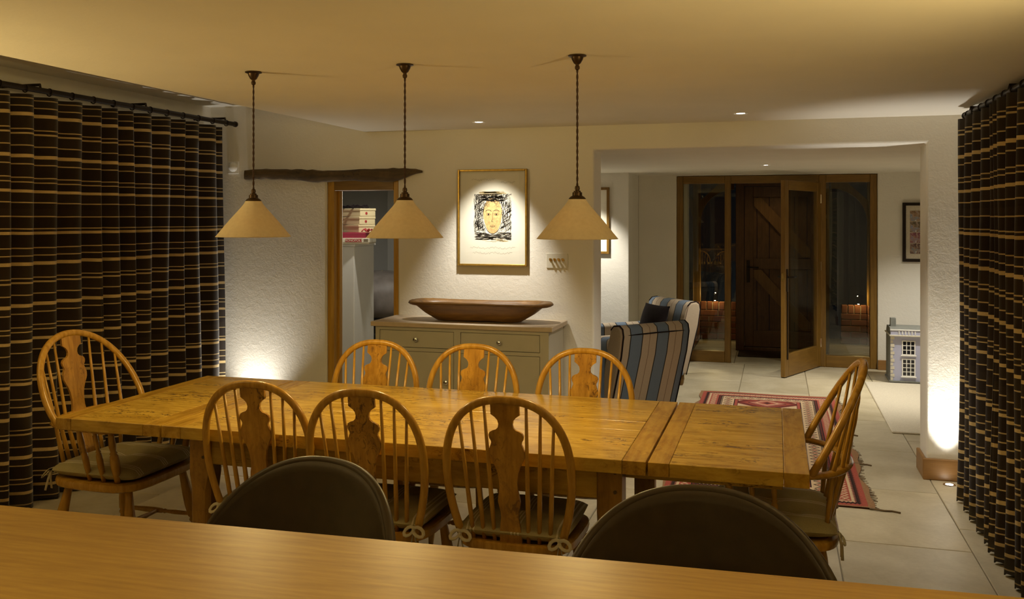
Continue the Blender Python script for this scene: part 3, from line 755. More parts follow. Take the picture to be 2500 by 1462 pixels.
def side_chair():
    r = empty('windsor_chair')
    SW, SD, SZ = 0.43, 0.42, 0.445
    o1 = rounded_outline(SW, SD); 
    rings = [[(x*k, y*k, SZ+dz) for x, y in o1] for k, dz in ((.93, -.038), (.985, -.030), (1, -.016), (.99, -.004), (.96, 0), (.75, -.008))]
    obj('seat', MB().loft(rings), 'chair', r, smooth='auto')
    T_ = 0.962-SZ; yb = -0.175; lean = -0.085
    P = lambda s, t: Vector((s, yb+lean*t/T_, SZ-0.004+t))
    T2 = T_-0.015
    path, hp = hoop_pts(P, 0.175, 0.220, 0.24, T2, e=2.4)
    nrm = Vector((0, 1, -lean/T_*-1)).normalized()
    obj('hoop', MB().tube(path, 0.0125, 10, 0.0145, up=Vector((0, 1, lean/T_*-1))), 'chair', r, smooth=True)
    for sx in (-1, 1):
        for sb, stp in ((.060, .074), (.098, .122), (.136, .166)):
            t1 = hoop_t_at(hp, stp)-0.004
            a, b = P(sx*sb, 0)+Vector((0, 0.004, -.005)), P(sx*stp, t1)
            obj('stick', MB().tube([a.lerp(b, f) for f in (0, .3, .5, 1)], [.0072, .0088, .0075, .0052], 8), 'chair', r, smooth=True)
    m = MB(); pts = [(hw, T2-0.006-d) for d, hw in SPLAT if T2-0.006-d > 0]+[(.039, 0)]
    outl = [P(h, t) for h, t in pts]+[P(-h, t) for h, t in reversed(pts)]
    # strip mesh front/back
    n = len(pts); fr = Vector((0, .005, 0)); vs = []; fs = []
    for off_ in (fr, -fr):
        for h, t in pts: vs += [P(h, t)+off_, P(-h, t)+off_]
    for i in range(n-1):
        fs += [(2*i, 2*i+1, 2*i+3, 2*i+2), (2*n+2*i, 2*n+2*i+2, 2*n+2*i+3, 2*n+2*i+1), (2*i, 2*i+2, 2*n+2*i+2, 2*n+2*i), (2*i+1, 2*n+2*i+1, 2*n+2*i+3, 2*i+3)]
    fs += [(0, 2*n, 2*n+1, 1), (2*n-2, 2*n-1, 4*n-1, 4*n-2)]
    obj('splat', MB().add(vs, fs), 'splat', r)
    L = {}
    for sx in (-1, 1):
        for sy in (-1, 1):
            a = (sx*.15, sy*.135, SZ-.03); b = (sx*.205, sy*.195-(0.02 if sy < 0 else 0), 0)
            turned(a, b, .019, r); L[(sx, sy)] = Vector(a).lerp(Vector(b), .55)
    for sx in (-1, 1): turned(L[(sx, -1)], L[(sx, 1)], .011, r, 'stretcher')
    turned((L[(-1, -1)]+L[(-1, 1)])/2, (L[(1, -1)]+L[(1, 1)])/2, .011, r, 'stretcher')
    cushion(r, 0.40, 0.38, SZ+0.001, 0.0, True, 1, -0.20)
    return r
def arm_chair():
    r = empty('windsor_armchair')
    SW, SD, SZ = 0.52, 0.46, 0.445
    o1 = rounded_outline(SW, SD)
    rings = [[(x*k, y*k, SZ+dz) for x, y in o1] for k, dz in ((.93, -.040), (.985, -.032), (1, -.016), (.99, -.004), (.96, 0), (.75, -.008))]
    obj('seat', MB().loft(rings), 'chair', r, smooth='auto')
    AZ = 0.675
    # arm bow
    bow = []
    for i in range(25):
        f = i/24; a = PI*f
        bow.append((0.275*math.cos(a), -0.045-0.215*math.sin(a)**0.8 if 0 < f < 1 else -0.045, AZ))
    bow = [(0.265, 0.19, AZ), (0.29, 0.13, AZ), (0.285, 0.05, AZ)]+bow+[(-0.285, 0.05, AZ), (-0.29, 0.13, AZ), (-0.265, 0.19, AZ)]
    obj('arm_bow', MB().tube(bow, 0.011, 8, [.016, .030, .026]+[.021]*25+[.026, .030, .016], up=(0, 0, 1)), 'chair', r, smooth=True)
    y0, y1 = -0.125, -0.315; T2 = 1.028-AZ
    P = lambda s, t: Vector((s, y0+(y1-y0)*t/T2, AZ+t))
    path, hp = hoop_pts(P, 0.264, 0.280, 0.07, T2, e=2.1)
    obj('hoop', MB().tube(path, 0.0135, 10, 0.0155, up=Vector((0, 1, (y0-y1)/T2))), 'chair', r, smooth=True)
    bowrear = lambda s: -0.045-0.215*(max(0, 1-(s/0.275)**2))**0.4
    for sx in (-1, 1):
        for sb, sm, stp in ((.075, .092, .105), (.125, .150, .168), (.168, .205, .222)):
            t1 = hoop_t_at(hp, stp)-0.004
            a = Vector((sx*sb, -0.19+0.25*sb*0.3, SZ-.005)); m_ = Vector((sx*sm, bowrear(sm), AZ)); b = P(sx*stp, t1)
            obj('stick', MB().tube([a, a.lerp(m_, .5), m_, m_.lerp(b, .5), b], [.0075, .0095, .008, .0065, .0052], 8), 'chair', r, smooth=True)
        for yy, ya in ((0.13, 0.15), (0.06, 0.07), (-0.01, -0.005)):
            turned((sx*.215, yy, SZ-.005), (sx*.283, ya, AZ-.005), .011 if yy < 0.1 else .016, r, 'arm_support', 8)
    # splat in two runs: seat to bow, bow to hoop
    pts = [(hw*1.12, d*1.04) for d, hw in SPLAT]
    A, B, C_ = P(0, T2-.006), Vector((0, bowrear(0), AZ)), Vector((0, -0.2, SZ))
    d1 = (A-B).length; vs = []; fs = []; n = 0
    seq = [p for p in pts if p[1] < d1+(B-C_).length-.005]+[(.04, d1+(B-C_).length)]
    for off_ in (Vector((0, .005, 0)), Vector((0, -.005, 0))):
        for hw, d in seq:
            c = A.lerp(B, d/d1) if d <= d1 else B.lerp(C_, (d-d1)/(B-C_).length)
            vs += [c+off_+Vector((hw, 0, 0)), c+off_-Vector((hw, 0, 0))]
    n = len(seq)
    for i in range(n-1):
        fs += [(2*i, 2*i+1, 2*i+3, 2*i+2), (2*n+2*i, 2*n+2*i+2, 2*n+2*i+3, 2*n+2*i+1), (2*i, 2*i+2, 2*n+2*i+2, 2*n+2*i), (2*i+1, 2*n+2*i+1, 2*n+2*i+3, 2*i+3)]
    fs += [(0, 2*n, 2*n+1, 1), (2*n-2, 2*n-1, 4*n-1, 4*n-2)]
    obj('splat', MB().add(vs, fs), 'splat', r)
    L = {}
    for sx in (-1, 1):
        for sy in (-1, 1):
            a = (sx*.175, sy*.15, SZ-.03); b = (sx*.235, sy*.22, 0)
            turned(a, b, .021, r); L[(sx, sy)] = Vector(a).lerp(Vector(b), .55)
    for sx in (-1, 1): turned(L[(sx, -1)], L[(sx, 1)], .011, r, 'stretcher')
    turned((L[(-1, -1)]+L[(-1, 1)])/2, (L[(1, -1)]+L[(1, 1)])/2, .011, r, 'stretcher')
    cushion(r, 0.47, 0.43, SZ+0.001, 0.0, True, 2, -0.22)
    return r
proto = side_chair()
spots = [((-1.842, 3.166, 0), 0, 'golden windsor chair on the near side, left of three seen from behind'),
         ((-1.390, 3.135, 0), 0, 'golden windsor chair on the near side, middle of three seen from behind'),
         ((-0.872, 3.150, 0), 0, 'golden windsor chair on the near side, right of three seen from behind'),
         ((-1.875, 3.812, 0), PI, 'golden windsor chair across the table before the doorway, facing the viewer'),
         ((-1.375, 3.812, 0), PI, 'golden windsor chair across the table before the sideboard middle'),
         ((-0.838, 3.812, 0), PI, 'golden windsor chair across the table before the striped armchairs')]
for i, (loc, rz, lab) in enumerate(spots):
    o = proto if i == 0 else copy_tree(proto)
    o.location = loc; o.rotation_euler = (0, 0, rz)
    tag(o, lab, 'chair', 'windsor chairs along the dining table')
ac = arm_chair(); ac.location = (-2.775, 3.385, 0); ac.rotation_euler = (0, 0, -PI/2)
tag(ac, 'golden windsor armchair at the left table end before the curtain', 'chair', 'windsor armchairs at the table ends')
a2 = copy_tree(ac); a2.location = (-0.014, 3.49, 0); a2.rotation_euler = (0, 0, PI/2)
tag(a2, 'golden windsor armchair at the right table end beside the red rug', 'chair', 'windsor armchairs at the table ends')

# ------------------------------------------------------------------ kitchen island in the foreground
isl = thing('kitchen_island', 'kitchen island with pale oak worktop in the foreground', 'island', (-0.62, 1.639, 0), math.radians(2.5))
obj('worktop', MB().box(-1.9, 1.55, -0.95, 0, 0.88, 0.92, 0.003), 'island', isl)
obj('cabinet_body', MB().box(-1.8, 1.45, -0.85, -0.30, 0.10, 0.879, 0.003), 'sage', isl)
obj('plinth', MB().box(-1.75, 1.40, -0.80, -0.35, 0, 0.10), 'sage', isl)

def tub_stool(loc, rz, label):
    t = thing('leather_bar_chair', label, 'chair', loc, rz, 'leather chairs behind the worktop')
    # back shell: arched outline bent round the sitter (concave towards +Y local front)
    W, z0, z1 = 0.66, 0.56, 0.935; n, k = 34, 16
    def outer(u, v, off_):
        s = (u-0.5)*2
        top = z0+(z1-z0)*(max(0.0, 1-abs(s)**2.3))**(1/2.0)
        ang = s*0.84; R = 0.43
        z = z0-0.02+(top-z0+0.02)*v
        lean = -0.06*(z-z0)/(z1-z0)
        rr = R+off_
        return (rr*math.sin(ang), -0.22+R-rr*math.cos(ang)-0.0+lean-0.02, z)
    def face(o_): return lambda u, v: outer(u, v, o_)
    m = MB().grid(n, k, face(0.011)); a = len(m.v); m.grid(n, k, face(-0.011))
    # rim between the two skins
    def idx(i, j): return j*n+i
    for i in range(n-1): m.f.append((idx(i, k-1), idx(i+1, k-1), a+idx(i+1, k-1), a+idx(i, k-1))); m.f.append((idx(i, 0), a+idx(i, 0), a+idx(i+1, 0), idx(i+1, 0)))
    sh = obj('back', m, 'leather', t, smooth=True)
    rim = [outer(i/60, 1.0, 0.0) for i in range(61)]
    obj('piping', MB().tube(rim, 0.0112, 10), 'leather', sh, smooth=True)
    o1 = rounded_outline(0.46, 0.44)
    obj('seat', MB().loft([[(x*q, y*q+0.06, 0.60+dz) for x, y in o1] for q, dz in ((.9, -.06), (1, -.045), (1, -.015), (.92, 0))]), 'leather', t, smooth='auto')
    for sx in (-1, 1):
        for sy in (-1, 1): obj('leg', MB().tube([(sx*.15, .06+sy*.14, .545), (sx*.21, .06+sy*.2, 0)], [.018, .012], 8), 'black', t)
    for yy in (-0.10, 0.22): obj('footrest', MB().tube([(-.19, yy, .22), (.19, yy, .22)], .009, 8), 'black', t)
    return t
tub_stool((-1.165, 1.78, 0), math.radians(180-20), 'dark brown leather chair with rounded back, left one behind the worktop').scale = (1.12, 1, 1)
tub_stool((-0.145, 1.79, 0), math.radians(180+4), 'dark brown leather chair with rounded back, right one behind the worktop')

# ------------------------------------------------------------------ sideboard, bowl, drawing, switches
sb = thing('sideboard', 'sage grey painted sideboard with two drawers over doors', 'sideboard')
X0, X1, Y0, Y1, H = -2.525, -1.355, 5.445, 5.84, 0.846
b = MB().box(X0, X1, Y0+0.022, Y1, 0.06, H)
for (a, c, e, f) in ((X0, -2.496, .06, H), (-1.979, -1.936, .06, H), (-1.411, X1, .06, H), (-2.496, -1.979, .824, H), (-1.936, -1.411, .824, H), (-2.496, -1.979, .690, .712), (-1.936, -1.411, .690, .712), (-2.496, -1.979, .06, .11), (-1.936, -1.411, .06, .11)):
    b.box(a, c, Y0, Y0+0.022, e, f)
obj('carcass', b, 'sage', sb)
obj('plinth', MB().box(X0+.02, X1-.02, Y0+.03, Y1, 0, 0.06), 'sage', sb)
obj('top', MB().box(-2.552, -1.328, 5.425, 5.853, H, 0.876, 0.003), 'sagetop', sb)
for (a, c) in ((-2.496, -1.979), (-1.936, -1.411)):
    d = obj('drawer', MB().box(a+.003, c-.003, Y0+.001, Y0+.02, .715, .821, .0015), 'sage', sb)
    kb = obj('knob', MB().lathe([(0.005, 0), (0.006, 0.012), (0.0145, 0.017), (0.0155, 0.024), (0.010, 0.029), (0.002, 0.030)], n=20), 'steel', d, smooth=True)
    kb.location = ((a+c)/2, Y0+.001, .768); kb.rotation_euler = (PI/2, 0, 0); kb['label'] = 'polished steel knob'
    dd = obj('door', MB().box(a+.003, c-.003, Y0+.001, Y0+.02, .113, .687, .0015), 'sage', sb)
    kb = share(kb, ((c-0.05) if a < -2 else (a+0.05), Y0+.001, .50), dd)

def dough_bowl():
    def ring(w, d, z, e, wob=0.0, seed=0):
        rnd = random.Random(seed); pts = []
        for k in range(64):
            a = 2*PI*k/64; c, s = math.cos(a), math.sin(a)
            x = w/2*math.copysign(abs(c)**(2/e), c); y = d/2*math.copysign(abs(s)**(2/e), s)
            pts.append((x+rnd.uniform(-wob, wob), y+rnd.uniform(-wob, wob), z+rnd.uniform(-wob, wob)+0.004*math.sin(3*a)))
        return pts
    R = [ring(.50, .13, .0, 3.2), ring(.58, .17, .004, 3.2), ring(.74, .235, .050, 3.2), ring(.83, .27, .085, 3.2), ring(.87, .285, .098, 3.0), ring(.965, .30, .104, 2.6, .0015, 1), ring(.985, .305, .112, 2.6, .0015, 2), ring(.97, .30, .124, 2.7, .0015, 3),
         ring(.86, .268, .126, 3.0, .001, 4), ring(.80, .245, .105, 3.0), ring(.66, .18, .045, 3.0), ring(.5, .10, .022, 3.0)]
    return MB().loft(R)
o = obj('dough_bowl', dough_bowl(), 'bowl', smooth=True); o.location = (-1.868, 5.635, 0.8810); o.rotation_euler = (0, 0, math.radians(1.0))
tag(o, 'long carved dark wooden dough bowl on the sideboard', 'bowl')

# framed drawing (a plain invented sketch in the same colours)
pic = thing('framed_drawing', 'gilt framed charcoal and tan sketch of a head on cream paper', 'picture', (-1.848, YB, 1.555))
hw, hh, fd = 0.246, 0.328, 0.028
fw = 0.014
for nm, bx in (('frame_side', (-hw, -hw+fw, -hh, hh)), ('frame_side', (hw-fw, hw, -hh, hh)), ('frame_rail', (-hw+fw, hw-fw, hh-fw, hh)), ('frame_rail', (-hw+fw, hw-fw, -hh, -hh+fw))):
    obj(nm, MB().box(bx[0], bx[1], -fd, 0-0.001, bx[2], bx[3], 0.003), 'gilt', pic)
pp = obj('paper', MB().box(-hw+fw, hw-fw, -0.014, -0.004, -hh+fw, hh-fw), 'paper', pic)
def ribbon(mb, pts, wd, y):
    for (x0, z0_), (x1, z1_) in zip(pts[:-1], pts[1:]):
        dx, dz = x1-x0, z1_-z0_; L = math.hypot(dx, dz) or 1e-6; nx, nz = -dz/L*wd/2, dx/L*wd/2
        mb.add([(x0+nx, y, z0_+nz), (x1+nx, y, z1_+nz), (x1-nx, y, z1_-nz), (x0-nx, y, z0_-nz)], [(0, 1, 2, 3)])
rd = random.Random(5)
mo = MB()
for k in range(30):
    z = 0.165+rd.uniform(-.012, .012); ribbon(mo, [(-0.10+rd.uniform(0, .05), z), (0.07+rd.uniform(-.05, .03), z+rd.uniform(-.006, .006))], .002, -0.0144)
for k in range(18):
    z = -0.155+rd.uniform(-.01, .01); x = rd.uniform(-.1, .08); ribbon(mo, [(x, z), (x+rd.uniform(.02, .06), z+rd.uniform(-.004, .004))], .0015, -0.0144)
obj('ochre_strokes', mo, 'ochre', pp)
# tan oval of the head
ov = []
for k in range(40):
    a = 2*PI*k/40; z = math.sin(a); ov.append((0.002+(0.066+0.010*z)*math.cos(a), 0.012+0.122*z))
mo = MB(); mo.add([(x, -0.0146, z) for x, z in ov], [tuple(range(40))]); obj('tan_patch', mo, 'tan', pp)
mo = MB()
def inside(x, z): return ((x-0.002)/0.066)**2+((z-0.005)/0.118)**2 < 1
for k in range(1700):
    x = rd.uniform(-0.130, 0.130); z = rd.uniform(-0.150, 0.155)
    if inside(x, z) and not (x < -0.03 and z < 0.0 and rd.random() < 0.35): continue
    if x > 0.04 and rd.random() < 0.35: continue
    L = rd.uniform(.015, .05); a = rd.choice((PI/2, PI/2+.15, PI/2-.2, .6)) if z > -0.10 else rd.uniform(-.15, .15)
    p = (x+L*math.cos(a), z+L*math.sin(a)*0.9)
    if inside(*p): continue
    p = (max(-.134, min(.134, p[0])), max(-.155, min(.160, p[1])))
    ribbon(mo, [(x, z), p], rd.uniform(.0010, .0028), -0.0148)
for k in range(120):
    x = rd.uniform(-0.085, 0.075); z = 0.128+rd.uniform(-.014, .02); ribbon(mo, [(x, z), (x+rd.uniform(.01, .035), z+rd.uniform(-.006, .006))], .0035, -0.0149)
def stroke(pts, wd): ribbon(mo, pts, wd, -0.0150)
def arc(cx, cz, rx, rz, a0, a1, n=10): return [(cx+rx*math.cos(a0+(a1-a0)*i/n), cz+rz*math.sin(a0+(a1-a0)*i/n)) for i in range(n+1)]
for sx in (-1, 1):
    stroke(arc(sx*.028, .040, .020, .012, PI*.05, PI*.95), .0032); stroke(arc(sx*.028, .022, .014, .007, 0, 2*PI), .0018); stroke(arc(sx*.028, .022, .0035, .0035, 0, 2*PI), .0055)
stroke([(.004, .035), (.002, -.01), (-.006, -.026), (.008, -.03)], .0022)
stroke(arc(.001, -.056, .018, .006, PI, 2*PI), .0028); stroke(arc(.001, -.056, .018, .004, 0, PI), .0016)
stroke(arc(.002, .012, .067, .120, -PI*.85, -PI*.12, 20), .003)
for k in range(26): 
    a = rd.uniform(.15, .85)*PI; stroke(arc(.002+.05*math.cos(a), .012+.105*math.sin(a), .012, .01, rd.uniform(0, 3), rd.uniform(3, 6), 6), .0016)
obj('charcoal_strokes', mo, 'charcoal', pp)
mo = MB()
for (xa, xb, z) in ((-.15, .02, .258), (.06, .16, .238), (-.16, .16, -.205), (-.14, .14, -.240)):
    n = 70; ribbon(mo, [(xa+(xb-xa)*i/n, z+0.007*math.sin(i*1.3)*math.sin(i*.37)+.004*math.sin(i*.21)) for i in range(n+1)], .0013, -0.0146)
obj('pencil_squiggles', mo, 'pencil', pp)
obj('glazing', MB().box(-hw+fw, hw-fw, -0.0175, -0.0165, -hh+fw, hh-fw), 'pglass', pic)

sw = thing('light_switch', 'clear switch plate with four small brass toggles', 'switch', (-1.400, YB, 1.268))
obj('plate', MB().box(-0.073, 0.073, -0.007, -0.0005, -0.049, 0.049, 0.002), 'plate', sw)
for k in range(4):
    tg = obj('toggle', MB().tube([(-0.042+k*.028, -0.007, 0.006), (-0.042+k*.028, -0.012, 0.006), (-0.042+k*.028, -0.014, 0.006), (-0.042+k*.028, -0.034, 0.012), (-0.042+k*.028, -0.038, 0.013)], [.010, .010, .005, .0075, .004], 12), 'brass', sw, smooth='auto')
# ------------------------------------------------------------------ rug, mat
def rug_material():
    t = NT('kilim_rug'); tc = t.new('ShaderNodeTexCoord'); sp = t.new('ShaderNodeSeparateXYZ'); t.link(tc.outputs['Object'], sp.inputs[0])
    x, y = sp.outputs[0], sp.outputs[1]; HX, HY = 0.57, 1.55
    ax, ay = t.math('ABSOLUTE', x), t.math('ABSOLUTE', y)
    dx, dy = t.math('SUBTRACT', HX, ax), t.math('SUBTRACT', HY, ay)
    d = t.math('MINIMUM', dx, dy)
    side = t.math('LESS_THAN', dx, dy)
    along = t.math('ADD', t.math('MULTIPLY', side, y), t.math('MULTIPLY', t.math('SUBTRACT', 1, side), x))
    tooth = t.math('PINGPONG', t.math('ADD', along, 10), 0.011)
    dz = t.math('ADD', d, t.math('MULTIPLY', tooth, 1.6))
    tanc, red, dred, dk, cream, pink = (0.30, 0.17, 0.085), (0.36, 0.085, 0.060), (0.22, 0.045, 0.035), (0.030, 0.016, 0.014), (0.60, 0.44, 0.27), (0.50, 0.20, 0.14)
    c1 = t.ramp(d, [(0, tanc), (.02, red), (.055, dk), (.062, pink), (.085, cream), (.10, red), (.165, dk), (.172, dred), (.185, cream), (.20, dk), (.205, cream), (.30, dk), (.308, red), (.33, dk), (.336, dred)], 'CONSTANT')
    # toothed lines
    tl = t.math('LESS_THAN', t.math('ABSOLUTE', t.math('SUBTRACT', dz, .078)), .012)
    c1 = t.mix(tl, c1, dk)
    tl = t.math('LESS_THAN', t.math('ABSOLUTE', t.math('SUBTRACT', dz, .20)), .010)
    c1 = t.mix(tl, c1, dk)
    # small motifs in the red and cream borders
    def motif(period, centre, half, size, colr, base):
        p = t.math('SUBTRACT', t.math('PINGPONG', t.math('ADD', along, 10), period), period/2)
        q = t.math('ADD', t.math('ABSOLUTE', p), t.math('ABSOLUTE', t.math('SUBTRACT', d, centre)))
        ringm = t.math('LESS_THAN', t.math('ABSOLUTE', t.math('SUBTRACT', q, size)), .0055)
        return t.mix(ringm, base, colr)
    c1 = motif(.045, .132, .03, .020, cream, c1)
    c1 = motif(.075, .252, .04, .034, dk, c1); c1 = motif(.075, .252, .04, .014, red, c1)
    # field medallions
    yy = t.math('SUBTRACT', t.math('PINGPONG', t.math('ADD', y, 10), .42), .21)
    q = t.math('ADD', t.math('MULTIPLY', ax, 1.0), t.math('MULTIPLY', t.math('ABSOLUTE', yy), 1.1))
    st = t.math('SNAP', q, 0.016)
    fc = t.ramp(t.math('MULTIPLY', st, 3.2), [(0, dk), (.06, red), (.22, cream), (.27, pink), (.42, dk), (.46, red), (.60, dred), (.72, dk), (.78, dred), (.9, cream)], 'CONSTANT')
    infield = t.math('GREATER_THAN', d, .336)
    c = t.mix(infield, c1, fc)
    n = t.noise(tc.outputs['Object'], 130, 3, 0.7)
    c = t.mix(0.55, c, t.ramp(n, [(0.3, (0.45, 0.42, 0.4)), (0.7, (1.15, 1.1, 1.05))]), 'MULTIPLY')
    t.base(c); t.set(0.95, 0, 0.15); t.bump(n, 0.4, 0.003); return t.m
M['rug'] = rug_material()
rug = thing('kilim_rug', 'long red and cream patterned tribal rug on the stone floor', 'rug', (-0.075, 6.70, 0))
def rugfn(u, v):
    x, y = (u-.5)*1.14, (v-.5)*3.1
    e = 0.014*math.sin(v*23)+0.010*math.sin(v*51+1)
    return (x+e*abs(2*u-1)**3, y+0.008*math.sin(u*9), 0.009+0.002*math.sin(u*7+v*19))
m = MB().grid(16, 60, rugfn); n0 = len(m.v); m.grid(16, 60, lambda u, v: (*rugfn(u, v)[:2], 0.001))
obj('weave', m, 'rug', rug, smooth=True)
M['fringe'] = plain('rug_fringe', (0.17, 0.115, 0.06), 0.95)
fr = MB(); rr = random.Random(9)
for k in range(260):
    y = rr.uniform(-1.55, 1.55); x = 0.565+0.014*math.sin((y/3.1+.5)*23); L = rr.uniform(.012, .035)
    fr.tube([(x-.01, y, .006), (x+L, y+rr.uniform(-.012, .012), .003)], .0016, 4)
f_ = obj('fringe', fr, 'fringe', rug); f_['kind'] = 'stuff'
for (x, y, L) in ((.57, -1.55, .13), (.56, -.62, .085), (.56, 0.18, .07)):
    obj('tassel', MB().tube([(x-.02, y, .008), (x+L*.4, y-.012, .006), (x+L*.7, y-.004, .005), (x+L, y-.02, .004)], .005, 6), 'fringe', rug, smooth=True)
tag(obj('floor_mat', MB().box(0.80, 2.35, 7.03, 9.12, 0, 0.014, 0.005), 'carpet'), 'plain cream bound carpet mat before the dolls house', 'rug')

# ------------------------------------------------------------------ striped armchairs in the hall
def club_chair(loc, rz, label):
    t = thing('striped_armchair', label, 'armchair', loc, rz, 'striped armchairs in the hall')
    obj('base', MB().box(-.26, .26, -.26, .36, .10, .30, .02), 'fab_x', t, smooth='auto')
    obj('seat_cushion', MB().box(-.255, .255, -.22, .39, .30, .43, .04), 'fab_x', t, smooth='auto')
    prof = [(-.27, .10), (-.40, .55), (-.425, .70), (-.415, .752), (-.38, .775), (-.32, .768), (-.285, .735), (-.25, .62), (-.20, .40), (-.18, .10)]
    bk = obj('backrest', MB().prism(prof, -.335, .335, 'x'), 'fab_x', t, bevel=0.02, seg=3, smooth=True, angle=50)
    for sx in (-1, 1): obj('piping', MB().tube([(sx*.325, y, z) for y, z in prof[:7]], .005, 6), 'velvet', bk, smooth=True)
    obj('piping', MB().tube([(-.325, -.418, .705), (0, -.428, .71), (.325, -.418, .705)], .005, 6), 'velvet', bk, smooth=True)
    for sx in (-1, 1):
        p2 = [(sx*.26, .10), (sx*.36, .10), (sx*.36, .42), (sx*.385, .46), (sx*.385, .50), (sx*.36, .53), (sx*.30, .535), (sx*.262, .51), (sx*.26, .46)]
        obj('arm', MB().prism(p2, -.22, .38, 'y'), 'fab_y', t, bevel=0.015, seg=3, smooth=True, angle=50)
        for sy, yy in ((-1, -.24), (1, .33)):
            obj('foot', MB().lathe([(0.02, 0), (0.028, 0.02), (0.034, 0.06), (0.03, 0.10)], (sx*.28, yy, 0), 12), 'frame_z', t, smooth=True)
    return t
def facing(dx, dy): return math.atan2(dy, dx)-PI/2
club_chair((-1.17, 6.97, 0), facing(-.77, .64), 'blue and tan striped armchair seen from behind beside the opening')
club_chair((-1.22, 8.58, 0), facing(-.76, -.65), 'blue and tan striped armchair facing left before the glazed screen')
def pillow(label, loc, rot, w_, h_, th, mat):
    m = MB()
    def f(sg): 
        def g_(u, v):
            x, y = (u-.5)*2, (v-.5)*2
            e = (max(0, (1-x*x)*(1-y*y)))**.5
            k = 1-0.06*(1-abs(x)**2)*(abs(y)) ; k2 = 1-0.06*(1-abs(y)**2)*abs(x)
            return (w_/2*x*k2, sg*th/2*e, h_/2*y*k)
        return g_
    m.grid(14, 14, f(1)).grid(14, 14, f(-1))
    o = obj('scatter_cushion', m, mat, smooth=True); o.location = loc; o.rotation_euler = rot
    return tag(o, label, 'cushion')
pillow('black velvet scatter cushion on the far striped armchair', (-1.125, 8.66, 0.585), (math.radians(18), 0, facing(-.76, -.65)), .42, .30, .13, 'velvet')

# hall pictures and upright panel
def framed(name, label, x, y, z, w_, h_, fw_, fmat, inner, loc_label=None):
    t = thing(name, label, 'picture', (x, y, z))
    for nm, bx in (('frame_side', (-w_/2, -w_/2+fw_, -h_/2, h_/2)), ('frame_side', (w_/2-fw_, w_/2, -h_/2, h_/2)), ('frame_rail', (-w_/2+fw_, w_/2-fw_, h_/2-fw_, h_/2)), ('frame_rail', (-w_/2+fw_, w_/2-fw_, -h_/2, -h_/2+fw_))):
        obj(nm, MB().box(bx[0], bx[1], -0.03, -0.001, bx[2], bx[3], 0.002), fmat, t)
    obj('mount', MB().box(-w_/2+fw_, w_/2-fw_, -0.014, -0.004, -h_/2+fw_, h_/2-fw_), inner, t)
    return t
framed('framed_print', 'pale print in an oak frame on the projecting hall wall', -1.905, 9.28, 1.527, .49, .69, .026, 'frame_z', 'paper')
cf = framed('photo_collage', 'dark framed collage of family photographs on the far wall', 1.49, YF, 1.41, .52, .60, .03, 'iron', 'carpet')
def photo_material(i):
    t = NT('photo_%d' % i); co = t.coords((1, 1, 1)); r = random.Random(i*13)
    n = t.noise(co, 16+i, 3, 0.6, 1.0)
    pal = [(0.03, 0.02, 0.02), (r.uniform(.12, .3), r.uniform(.08, .2), r.uniform(.06, .14)), (0.42, 0.30, 0.22), (r.uniform(.1, .3), r.uniform(.15, .3), r.uniform(.25, .45)), (0.65, 0.6, 0.55)]
    t.base(t.ramp(n, [(.3, pal[0]), (.43, pal[1]), (.52, pal[2]), (.60, pal[3]), (.68, pal[4])])); t.set(0.3); return t.m
k = 0
for r_ in range(4):
    for c in range(3):
        M['ph'] = photo_material(k); k += 1
        o = obj('photograph', MB().box(-.06, .06, -.003, 0, -.052, .052), 'ph', cf); o.location = (-.13+c*.125, -.0145, .165-r_*.11)
t = thing('upright_panel', 'dark grey upright panel edge beside the hall armchairs', 'panel', (-1.99, 8.95, 0))
obj('panel', MB().prism([(-.25, .45), (.25, .45), (.25, .88), (.21, .99), (-.25, .99)], -.02, .02), 'black', t, bevel=.004)
obj('stand', MB().box(-.22, .22, -.12, .12, 0, .45, .004), 'dark_oak', t)

# ------------------------------------------------------------------ dolls house
M['lav'] = plain('lavender_paint', (0.43, 0.44, 0.58), 0.6, 0, 0.3, 0.03, 8)
M['slate'] = plain('grey_roof', (0.22, 0.225, 0.20), 0.8, 0, 0.2, 0.1, 30)
M['stone'] = plain('cream_trim', (0.62, 0.58, 0.46), 0.7, 0, 0.2, 0.05, 10)
M['pane_dark'] = plain('dark_pane', (0.012, 0.012, 0.016), 0.15)
dh = thing('dolls_house', 'lavender dolls house with white sash windows on the hall floor', 'dolls house', (1.03, 9.17, 0.0145))
obj('front', MB().box(0, .30, 0, .02, 0, .43, .001), 'lav', dh)
obj('front', MB().box(.304, .62, -.012, .02, 0, .43, .001), 'lav', dh)
obj('body', MB().box(0, .86, .021, .36, 0, .43), 'slate', dh)
obj('front', MB().box(.624, .86, 0, .02, 0, .43, .001), 'lav', dh)
obj('base', MB().box(-.01, .88, -.02, .37, -.0005, .012), 'slate', dh)
obj('cornice', MB().box(-.012, .87, -.03, .37, .43, .442, .002), 'stone', dh)
obj('parapet', MB().box(0, .86, -.01, .01, .442, .485), 'lav', dh)
for k in range(6): obj('baluster', MB().box(.07+k*.028, .078+k*.028, -.014, -.010, .448, .48), 'white', dh)
obj('parapet_rail', MB().box(-.004, .30, -.016, .012, .485, .492), 'white', dh)
obj('pediment', MB().prism([(.30, .442), (.62, .442), (.46, .50)], -.02, .0), 'white', dh)
obj('roof', MB().prism([(-.0, .442), (.355, .442), (.30, .505), (.05, .505)], 0, .86, 'x'), 'slate', dh)
obj('chimney', MB().box(.015, .065, .14, .20, .49, .585, .002), 'slate', dh)
for k in range(12): obj('quoin', MB().box(0, .034 if k % 2 else .022, -.004, 0, .012+k*.035, .040+k*.035, .001), 'stone', dh)
